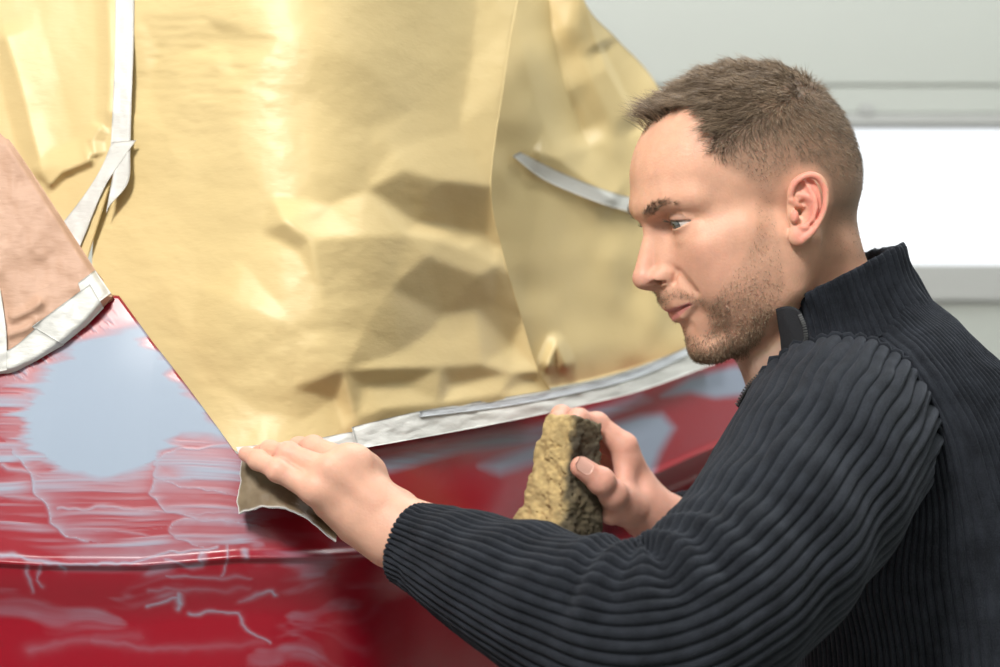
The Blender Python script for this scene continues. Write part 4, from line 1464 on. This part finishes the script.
def facet_field(points, edges, lo, hi, step=2.0, blur=2):
    """heights over a px grid from a constrained triangulation, creases kept, slightly softened"""
    from mathutils.geometry import delaunay_2d_cdt
    ix = {(a, b): i for i, (a, b, c) in enumerate(points)}
    vs, es, fs, _, _, _ = delaunay_2d_cdt([Vector((a, b)) for a, b, c in points], [(ix[a], ix[b]) for a, b in edges if a in ix and b in ix], [], 0, 1e-4)
    hv = [min(points, key=lambda p: (p[0] - w.x) ** 2 + (p[1] - w.y) ** 2)[2] for w in vs]
    gu = np.arange(lo[0], hi[0], step)
    gv = np.arange(lo[1], hi[1], step)
    U, Vv = np.meshgrid(gu, gv, indexing='ij')
    H = np.zeros_like(U)
    for f_ in fs:
        (x0, y0), (x1, y1), (x2, y2) = [(vs[i].x, vs[i].y) for i in f_[:3]]
        i0, i1 = int((min(x0, x1, x2) - lo[0]) / step), int((max(x0, x1, x2) - lo[0]) / step) + 2
        j0, j1 = int((min(y0, y1, y2) - lo[1]) / step), int((max(y0, y1, y2) - lo[1]) / step) + 2
        i0, j0 = max(i0, 0), max(j0, 0)
        u_, v_ = U[i0:i1, j0:j1], Vv[i0:i1, j0:j1]
        det = (y1 - y2) * (x0 - x2) + (x2 - x1) * (y0 - y2)
        if abs(det) < 1e-9 or u_.size == 0:
            continue
        a = ((y1 - y2) * (u_ - x2) + (x2 - x1) * (v_ - y2)) / det
        b = ((y2 - y0) * (u_ - x2) + (x0 - x2) * (v_ - y2)) / det
        c = 1 - a - b
        m = (a >= -1e-6) & (b >= -1e-6) & (c >= -1e-6)
        hh = a * hv[f_[0]] + b * hv[f_[1]] + c * hv[f_[2]]
        sub = H[i0:i1, j0:j1]
        sub[m] = hh[m]
    k = np.exp(-(np.arange(-3 * blur, 3 * blur + 1) / blur) ** 2)
    k /= k.sum()
    H = np.apply_along_axis(lambda r: np.convolve(np.pad(r, 3 * blur, mode='edge'), k, 'valid'), 0, H)
    H = np.apply_along_axis(lambda r: np.convolve(np.pad(r, 3 * blur, mode='edge'), k, 'valid'), 1, H)
    def fn(u, v):
        x = np.clip((u - lo[0]) / step, 0, len(gu) - 1.001)
        y = np.clip((v - lo[1]) / step, 0, len(gv) - 1.001)
        i, j = x.astype(int), y.astype(int)
        fx, fy = x - i, y - j
        return ((1 - fx) * (1 - fy) * H[i, j] + fx * (1 - fy) * H[i + 1, j] + (1 - fx) * fy * H[i, j + 1] + fx * fy * H[i + 1, j + 1]) * 0.001
    return fn
MAIN_H = facet_field(CRUMPLE, CREDGE, (60, -90), (570, 470))

def paper_main_y(u, v):
    y = fpaper(u) + 0.24 * (445 - v) / FPX * 1.65
    y = y - 0.030 * np.exp(-((u - 330) / 120) ** 2) * smoothstep(440, 300, v)
    h = 1.5 * MAIN_H(u, v)
    h = h + 0.004 * fbm(u / 160, v / 120, None, 12, 2) + 0.0004 * fbm(u / 22, v / 16, None, 15, 3)
    crum = np.exp(-(((u - 205) / 62) ** 2 + ((v - 70) / 62) ** 2))
    h = h + 0.0016 * crum * fbm(u / 40, v / 10, None, 16, 3)
    return y - h

def paper_left_y(u, v):
    y = fpaper(u) + 0.22 * (445 - v) / FPX * 1.65 - 0.004
    h = crease(u, v, [(0, 20), (22, 90), (45, 185)], .010, 20, 40, 1.3)
    h = h + crease(u, v, [(46, 188), (62, 172), (95, 158)], .009, 8, 26, 1.2)
    h = h + crease(u, v, [(95, 158), (92, 140), (102, 125)], .006, 12, 12, 1.2)
    h = h + crease(u, v, [(106, -40), (110, 60), (108, 130)], .006, 14, 30, 1.4)
    h = h + 0.005 * fbm(u / 90, v / 120, None, 22, 2) + 0.0003 * fbm(u / 14, v / 14, None, 25, 2)
    return y - h

def paper_far_y(u, v):
    y = fpaper(u) + 0.075 + 0.32 * (400 - v) / FPX * 2.0
    h = crease(u, v, [(546, -40), (552, 30), (566, 90), (590, 150)], -.034, 34, 30, 1.4)
    h = h + crease(u, v, [(572, -40), (592, 30), (606, 70), (640, 130)], .030, 36, 40, 1.4)
    h = h + crease(u, v, [(600, 40), (625, 90), (650, 130)], -.018, 26, 26, 1.4)
    h = h + crease(u, v, [(530, 150), (560, 160), (585, 180), (620, 205)], .016, 34, 34, 1.4)
    h = h + crease(u, v, [(545, 372), (556, 345), (568, 372)], .022, 12, 12, 1.2)
    h = h + 0.016 * fbm(u / 90, v / 120, None, 32, 3)
    return y - h

def curve_px(pts, n):
    return catmull(np.array(pts, float), n)

def coons(top, bottom, left, right, nr, nc):
    T, B, L, R = curve_px(top, nc), curve_px(bottom, nc), curve_px(left, nr), curve_px(right, nr)
    s = np.linspace(0, 1, nc)[None, :, None]
    t = np.linspace(0, 1, nr)[:, None, None]
    return (1 - t) * T[None] + t * B[None] + (1 - s) * L[:, None] + s * R[:, None] - ((1 - s) * (1 - t) * T[0] + s * (1 - t) * T[-1] + (1 - s) * t * B[0] + s * t * B[-1])

def sheet(name, uv, yfn, mat, parent=None, thick=0.0012, off=0.0):
    nr, nc = uv.shape[:2]
    y = yfn(uv[..., 0], uv[..., 1]) - off
    A = PG(uv[..., 0], uv[..., 1], y)
    n = unit(np.cross(np.gradient(A, axis=1), np.gradient(A, axis=0)))
    n = np.where(n[..., 1:2] > 0, -n, n)
    Bk = A - n * thick
    k = nr * nc
    f = grid_faces(nr, nc)
    rim = [i for i in range(nc)] + [i * nc + nc - 1 for i in range(1, nr)] + [(nr - 1) * nc + i for i in range(nc - 2, -1, -1)] + [i * nc for i in range(nr - 2, 0, -1)]
    rim = np.array(rim)
    r2 = np.roll(rim, -1)
    side = np.stack([rim, rim + k, r2 + k, r2], 1)
    return mesh_np(name, np.concatenate([A.reshape(-1, 3), Bk.reshape(-1, 3)]), [f[:, ::-1], f + k, side], mat, parent)

uv = coons([(104, -70), (300, -70), (532, -70)], [(100, 300), (175, 385), (238, 452), (300, 449), (360, 438), (450, 424), (552, 392)],
           [(104, -70), (106, 60), (100, 180), (92, 260), (100, 300)], [(532, -70), (514, 20), (503, 90), (491, 186), (502, 250), (522, 320), (536, 365), (552, 392)], 300, 300)
tag(sheet('masking_paper', uv, paper_main_y, MAT_PAPER), 'large crumpled yellow-brown masking paper sheet taped over the rear window', 'masking paper')
uv = coons([(-120, -70), (0, -70), (122, -70)], [(-120, 300), (0, 290), (86, 262)], [(-120, -70), (-120, 300)], [(122, -70), (122, 60), (118, 150), (86, 262)], 130, 110)
tag(sheet('masking_paper', uv, paper_left_y, MAT_PAPER), 'yellow-brown masking paper strip left of the vertical white tape', 'masking paper')
uv = coons([(485, -70), (530, -70), (566, -70)], [(515, 394), (600, 378), (720, 342)], [(485, -70), (484, 100), (472, 200), (515, 394)], [(566, -70), (585, 2), (618, 40), (655, 82), (700, 170), (720, 260), (720, 342)], 150, 120)
tag(sheet('masking_paper', uv, paper_far_y, MAT_PAPER), 'yellow-brown masking paper sheet behind the folded edge, beside the forehead of the man', 'masking paper')

def strip(name, left, right, yfn, off, mat=None, nr=40, nc=10, parent=None, thick=.0006, label=None, cat='tape'):
    L, R = curve_px(left, nr), curve_px(right, nr)
    s = np.linspace(0, 1, nc)[None, :, None]
    uv = L[:, None] * (1 - s) + R[:, None] * s
    o = sheet(name, uv, yfn, mat or MAT_TAPE, parent, thick, off)
    if label:
        tag(o, label, cat)
    return o

up_y = lambda u, v: np.minimum(paper_main_y(u, v), paper_left_y(u, v))
vt_y = lambda u, v: up_y(u, v) - 0.0025 - 0.0014 * fbm(u / 9, v / 20, None, 61, 2)
strip('masking_tape', [(115.5, -60), (115, 40), (113, 100), (110.5, 150)], [(134.5, -60), (133.5, 40), (131.5, 100), (130, 150)], vt_y, 0.0, nr=60, label='long vertical white tape strip across the yellow-brown paper')
strip('masking_tape', [(112, 142), (100, 170), (82, 198), (60, 226)], [(136, 140), (122, 160), (103, 190), (80, 246)], vt_y, 0.0012, label='white tape strip slanting down to the pink window paper')
strip('masking_tape', [(118, 150), (112, 180), (106, 213)], [(130, 150), (128, 182), (109, 206)], vt_y, 0.0006, nr=24, nc=6, label='short torn white tape tail beside the slanting strip')
strip('masking_tape', [(513, 156), (545, 180), (600, 203), (640, 214)], [(520, 152), (560, 172), (605, 190), (640, 200)], paper_far_y, 0.012, label='curved white tape strip on the masking paper beside the forehead of the man')
# tape along the foot of the paper
bt_y = lambda u, v: fpaper(u) - 0.020 + 1.2 * (430 - v) / FPX - 0.0018 * fbm(u / 16, v / 7, None, 71, 3)
strip('masking_tape', [(236, 447), (300, 441), (345, 433), (362, 430)], [(240, 457), (300, 452), (345, 449), (362, 446)], bt_y, 0.0, nr=50, label='white tape along the paper foot behind the sanding hand')
strip('masking_tape', [(352, 427), (420, 411), (500, 398), (575, 385), (640, 366), (715, 336)], [(358, 449), (420, 438), (500, 423), (575, 407), (640, 391), (715, 364)], bt_y, 0.003, nr=140, nc=16, label='wide white tape along the paper foot towards the man')
gm = paper_material('grey_tape', (0.42, 0.45, 0.50), (0.60, 0.62, 0.64), 0.4, 0.5)
strip('masking_tape', [(420, 412), (500, 401), (575, 387), (640, 369), (700, 341)], [(420, 417), (500, 407), (575, 393), (640, 376), (700, 349)], bt_y, 0.006, mat=gm, nr=90, nc=6, label='narrow grey tape edge on the wide white tape')

# glass of the rear window under the paper
uv = coons([(60, -70), (300, -70), (515, -70)], [(130, 330), (240, 440), (360, 428), (450, 414), (690, 345)], [(60, -70), (130, 330)], [(515, -70), (600, 110), (690, 345)], 40, 40)
rw = sheet('rear_window', uv, lambda u, v: fpaper(u) + 0.13 + 0.32 * (400 - v) / FPX * 2.0, simple_mat('tinted_glass', (0.02, 0.025, 0.025), 0.1), None, 0.004)
rw.parent = car
rw.matrix_parent_inverse = Matrix.Translation((0.3, -1.9, 0))

# ------------------------------------------------------------------ masked side window
PINK_OUT = np.concatenate([curve_px([(-130, 30), (-60, 70), (0, 133), (14, 146), (60, 215), (112, 296)], 50), curve_px([(-130, 384), (-60, 384), (0, 377), (30, 367), (58, 350), (84, 329), (112, 297.5)], 50)[::-1]])

def pink_y(u, v):
    y = 1.566 + 0.18 * (335 - v) / FPX * 1.6
    h = crease(u, v, [(8, 320), (28, 312), (44, 300)], .005, 8, 10, 1.2) + crease(u, v, [(6, 336), (24, 330), (40, 318)], .004, 6, 8, 1.2)
    h = h + 0.0022 * fbm(u / 26, v / 34, None, 81, 3)
    d = poly_sdf(u, v, PINK_OUT)
    return y - h + 0.010 * smoothstep(-9, 0, d) ** 2

def build_pink():
    out = [(-130, 30), (-60, 60), (0, 134), (8, 139), (60, 216), (107, 290), (112, 297), (104, 309), (84, 328), (60, 348), (30, 366), (0, 376), (-60, 382), (-130, 384)]
    uv = coons([(-130, 30), (-60, 70), (0, 133), (14, 146), (60, 215), (112, 296)], [(-130, 384), (-60, 384), (0, 377), (30, 367), (58, 350), (84, 329), (112, 297.5)],
               [(-130, 30), (-130, 384)], [(112, 296), (112, 297.5)], 90, 130)
    o = sheet('window_paper', uv, pink_y, MAT_PINK, None, 0.020)
    tag(o, 'pinkish brown paper masking the side window with taped lower edge', 'masking paper')
    ty = lambda u, v: pink_y(u, v) - 0.0012 - 0.0006 * fbm(u / 8, v / 8, None, 91, 2)
    for i, (l, r, lab) in enumerate((
            ([(78, 283), (95, 270)], [(87, 311), (111, 293)], 'white tape piece at the pointed corner of the pink window paper'),
            ([(32, 327), (60, 306), (90, 284)], [(63, 345), (86, 326), (104, 308)], 'long white tape piece along the pink window paper edge'),
            ([(-30, 356), (8, 350), (36, 328)], [(-30, 381), (10, 374), (64, 345)], 'lower white tape piece under the pink window paper'),
            ([(-8, 290), (-6, 330), (-4, 372)], [(0, 288), (6, 330), (7, 370)], 'upright white tape piece on the pink window paper'))):
        strip('masking_tape', l, r, ty, 0.0006 * i, nr=30, nc=14, label=lab)
build_pink()

# ------------------------------------------------------------------ sandpaper under the left hand
def build_sandpaper():
    m, nt, bs = new_mat('sandpaper')
    at = nt.nodes.new('ShaderNodeAttribute')
    at.attribute_name = 'edge'
    tc = nt.nodes.new('ShaderNodeTexCoord')
    n = nt.nodes.new('ShaderNodeTexNoise')
    n.inputs['Scale'].default_value = 60
    n.inputs['Detail'].default_value = 6
    link(nt, tc.outputs['Object'], n.inputs['Vector'])
    cr = nt.nodes.new('ShaderNodeValToRGB')
    cr.color_ramp.elements[0].position = 0.3
    cr.color_ramp.elements[0].color = (0.135, 0.096, 0.056, 1)
    cr.color_ramp.elements[1].position = 0.72
    cr.color_ramp.elements[1].color = (0.215, 0.162, 0.100, 1)
    link(nt, n.outputs['Fac'], cr.inputs['Fac'])
    mx = nt.nodes.new('ShaderNodeMix')
    mx.data_type = 'RGBA'
    mx.inputs['B'].default_value = (0.60, 0.60, 0.60, 1)
    link(nt, cr.outputs['Color'], mx.inputs['A'])
    link(nt, at.outputs['Fac'], mx.inputs['Factor'])
    link(nt, mx.outputs['Result'], bs.inputs['Base Color'])
    bs.inputs['Roughness'].default_value = 0.55
    rows = [[(246, 449, 1.552), (275, 447, 1.568), (305, 443, 1.588), (338, 436, 1.602)],
            [(241.5, 455, 1.522), (266, 463, 1.520), (294, 476, 1.514), (340, 498, 1.512)],
            [(238.5, 482, 1.517), (263, 484, 1.508), (292, 496, 1.500), (338, 521, 1.500)],
            [(237, 513, 1.505), (262, 507.5, 1.492), (297, 512, 1.486), (336, 542, 1.489)]]
    G = np.array([[P(*p) for p in r] for r in rows])
    nu, nv = 70, 70
    a = np.stack([catmull(G[i], nu) for i in range(4)])
    b = np.stack([catmull(a[:, j], nv) for j in range(nu)], 1)
    U, Vv = np.meshgrid(np.linspace(0, 1, nu), np.linspace(0, 1, nv))
    b[..., 2] += 0.0012 * fbm(U * 6, Vv * 2, None, 3, 3) * smoothstep(.6, 1, Vv)
    b[..., 0] += 0.0012 * fbm(U * 2, Vv * 9, None, 4, 3) * smoothstep(.2, 0, U)
    b[..., 1] += 0.0012 * fbm(U * 5, Vv * 5, None, 5, 3)
    n_ = unit(np.cross(np.gradient(b, axis=1), np.gradient(b, axis=0)))
    n_ = np.where(n_[..., 1:2] > 0, -n_, n_)
    bk = b - n_ * 0.0012
    edge = np.maximum(smoothstep(.975, 1.0, Vv), smoothstep(.018, 0, U))
    u, v = to_px(b)
    chalk = smoothstep(.25, .8, fbm(U * 9, Vv * 9, None, 8, 3)) * smoothstep(.45, .75, U) * smoothstep(.55, .85, Vv)
    fold, _, _ = line_dist(u, v, [(243, 474), (252, 479), (268, 478), (280, 483)])
    edge = np.clip(edge + 0.5 * chalk, 0, 1)
    k = nu * nv
    f = grid_faces(nv, nu)
    rim = np.array([i for i in range(nu)] + [i * nu + nu - 1 for i in range(1, nv)] + [(nv - 1) * nu + i for i in range(nu - 2, -1, -1)] + [i * nu for i in range(nv - 2, 0, -1)])
    r2 = np.roll(rim, -1)
    side = np.stack([rim, rim + k, r2 + k, r2], 1)
    o = mesh_np('sandpaper', np.concatenate([b.reshape(-1, 3), bk.reshape(-1, 3)]), [f[:, ::-1], f + k, side], m, attrs={'edge': np.concatenate([edge.ravel(), edge.ravel()])})
    tag(o, 'curled brown sandpaper sheet pressed under the left hand on the red panel', 'sandpaper')
build_sandpaper()

# ------------------------------------------------------------------ sponge in the right hand
def build_sponge():
    C = P(566, 476, 1.752)
    ax = unit(np.array([0.20, 0.0, 1.0]))                 # long axis, a little tilted
    fr = unit(np.array([-0.74, -0.67, -0.10]))             # light front face
    fr = unit(fr - ax * (fr @ ax))
    sd = np.cross(ax, fr)
    R = np.stack([sd, fr, ax], 1).astype(np.float32)
    hs = np.array([.0290, .0250, .053], np.float32)
    def fn(p):
        q = (p - C.astype(np.float32)) @ R
        q = q.copy()
        q[:, 0] = q[:, 0] / (0.86 - 0.26 * np.clip(q[:, 2] / .05, -1, 1)) + 0.004 * np.sin(q[:, 2] / .02)
        q[:, 1] = q[:, 1] / (0.95 - 0.15 * np.clip(q[:, 2] / .05, -1, 1))
        n = 0.0040 * fbm(q[:, 0] / .016, q[:, 1] / .016, q[:, 2] / .016, 3, 2)
        n2 = 0.0013 * fbm(q[:, 0] / .0036, q[:, 1] / .0036, q[:, 2] / .0026, 7, 2)
        pore = vnoise(q[:, 0] / .0036, q[:, 1] / .0036, q[:, 2] / .0036, 19)
        d = np.abs(q) - (hs - .006)
        dd = np.linalg.norm(np.maximum(d, 0), axis=1) + np.minimum(d.max(1), 0) - .006
        return (dd - n - n2 + 0.0022 * np.clip(pore - .35, 0, 1) * 2.2).astype(np.float32)
    V, F = surface_nets(fn, C - .072, C + .072, .0013, newton=0)
    q = (V - C) @ R.astype(float)
    d, g = sdf_grad(fn, V, .003)
    g = unit(g)
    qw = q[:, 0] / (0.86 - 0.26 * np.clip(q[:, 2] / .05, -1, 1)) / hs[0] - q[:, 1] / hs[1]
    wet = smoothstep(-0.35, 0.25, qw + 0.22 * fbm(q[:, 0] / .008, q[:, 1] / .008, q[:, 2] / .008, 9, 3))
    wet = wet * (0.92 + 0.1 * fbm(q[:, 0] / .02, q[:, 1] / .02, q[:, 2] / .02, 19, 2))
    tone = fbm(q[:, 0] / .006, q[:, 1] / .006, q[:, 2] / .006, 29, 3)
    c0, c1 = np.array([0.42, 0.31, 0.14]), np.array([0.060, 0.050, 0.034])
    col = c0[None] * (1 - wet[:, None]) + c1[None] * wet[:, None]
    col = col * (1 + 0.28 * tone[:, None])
    m, nt, bs = new_mat('sponge')
    at = nt.nodes.new('ShaderNodeAttribute')
    at.attribute_name = 'sponge_col'
    link(nt, at.outputs['Color'], bs.inputs['Base Color'])
    bs.inputs['Roughness'].default_value = 0.9
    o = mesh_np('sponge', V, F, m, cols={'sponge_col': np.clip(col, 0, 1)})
    tag(o, 'worn porous tan sponge gripped in the right hand, darker on its wet side', 'sponge')
build_sponge()
# ------------------------------------------------------------------ the workshop
def box(name, lo, hi, mat, parent=None, bevel=0.0):
    bm = bmesh.new()
    bmesh.ops.create_cube(bm, size=1)
    lo, hi = Vector(lo), Vector(hi)
    for vv in bm.verts:
        vv.co = Vector((lo[i] + (vv.co[i] + 0.5) * (hi[i] - lo[i]) for i in range(3)))
    if bevel:
        bmesh.ops.bevel(bm, geom=bm.edges[:], offset=bevel, segments=2, affect='EDGES')
    me = bpy.data.meshes.new(name)
    bm.to_mesh(me)
    bm.free()
    me.materials.append(mat)
    o = bpy.data.objects.new(name, me)
    COL.objects.link(o)
    if parent is not None:
        o.parent = parent
    return o

MAT_WALL = simple_mat('painted_wall', (0.60, 0.63, 0.58), 0.6, 0.04, 3, 0.1, 60)
MAT_DOOR = simple_mat('door_panel_paint', (0.44, 0.46, 0.43), 0.45, 0.03, 4, 0.05, 80)
MAT_FRAME = simple_mat('door_frame_paint', (0.40, 0.405, 0.395), 0.5)
MAT_FLOOR = simple_mat('concrete_floor', (0.33, 0.33, 0.32), 0.7, 0.2, 6, 0.3, 40)
YB = 3.4
def st(o):
    o['kind'] = 'structure'
    return o
st(box('floor', (-3.2, -2.6, -0.1), (3.2, 3.7, 0.0), MAT_FLOOR))
st(box('ceiling', (-3.2, -2.6, 3.3), (3.2, 3.7, 3.4), MAT_WALL))
st(box('wall_left', (-3.3, -2.6, 0), (-3.2, 3.7, 3.3), MAT_WALL))
st(box('wall_right', (3.2, -2.6, 0), (3.3, 3.7, 3.3), MAT_WALL))
st(box('wall_front', (-3.2, -2.7, 0), (3.2, -2.6, 3.3), MAT_WALL))
XD0 = -0.10      # left jamb of the sectional door, hidden behind the man
zpx = lambda v: CAMZ + (333.5 - v) / FPX * YB
st(box('wall_back', (-3.2, YB, 0), (XD0, YB + .15, 3.3), MAT_WALL))
st(box('wall_back', (XD0, YB, zpx(-60)), (3.2, YB + .15, 3.3), MAT_WALL))
door = st(empty('door_1', (1.7, YB, 0)))
def dpart(name, z0, z1, mat, y0=0.0, y1=0.05, x0=XD0, x1=3.2, bevel=.004):
    o = box(name, (x0 - 1.7, y0, z0), (x1 - 1.7, y1, z1), mat, door, bevel)
    return o
dpart('panel', zpx(86) + .0005, zpx(-60), MAT_DOOR)
dpart('panel', zpx(127) + .022, zpx(86) - .0005, MAT_DOOR)
dpart('rail', zpx(127), zpx(127) + .022, MAT_FRAME, -.012)
dpart('rail', zpx(302), zpx(265), MAT_FRAME, -.012)
z = zpx(302) + .003
while z > 0.05:
    z0 = max(0.0, z - .44)
    dpart('panel', z0 + .0005, z - .0005, MAT_DOOR)
    z = z0
gm_, nt_, bs_ = new_mat('clear_glass')
bs_.inputs['Transmission Weight'].default_value = 1.0
bs_.inputs['Roughness'].default_value = 0.0
bs_.inputs['IOR'].default_value = 1.02
XW0 = P(770, 200, YB)[0]
dpart('panel', zpx(265), zpx(127), MAT_DOOR, 0, .05, XD0, XW0)
dpart('pane', zpx(265), zpx(127), gm_, .02, .024, XW0, bevel=0)
for x in (1.25, 2.2):
    dpart('mullion', zpx(265), zpx(127), MAT_FRAME, .0, .05, x - .02, x + .02)
b = box('bolt', (-.012, -.014, -.012), (.012, .0, .012), MAT_FRAME, door, .004)
b.location = (P(866, 110, YB)[0] - 1.7, 0, P(866, 110, YB)[2])
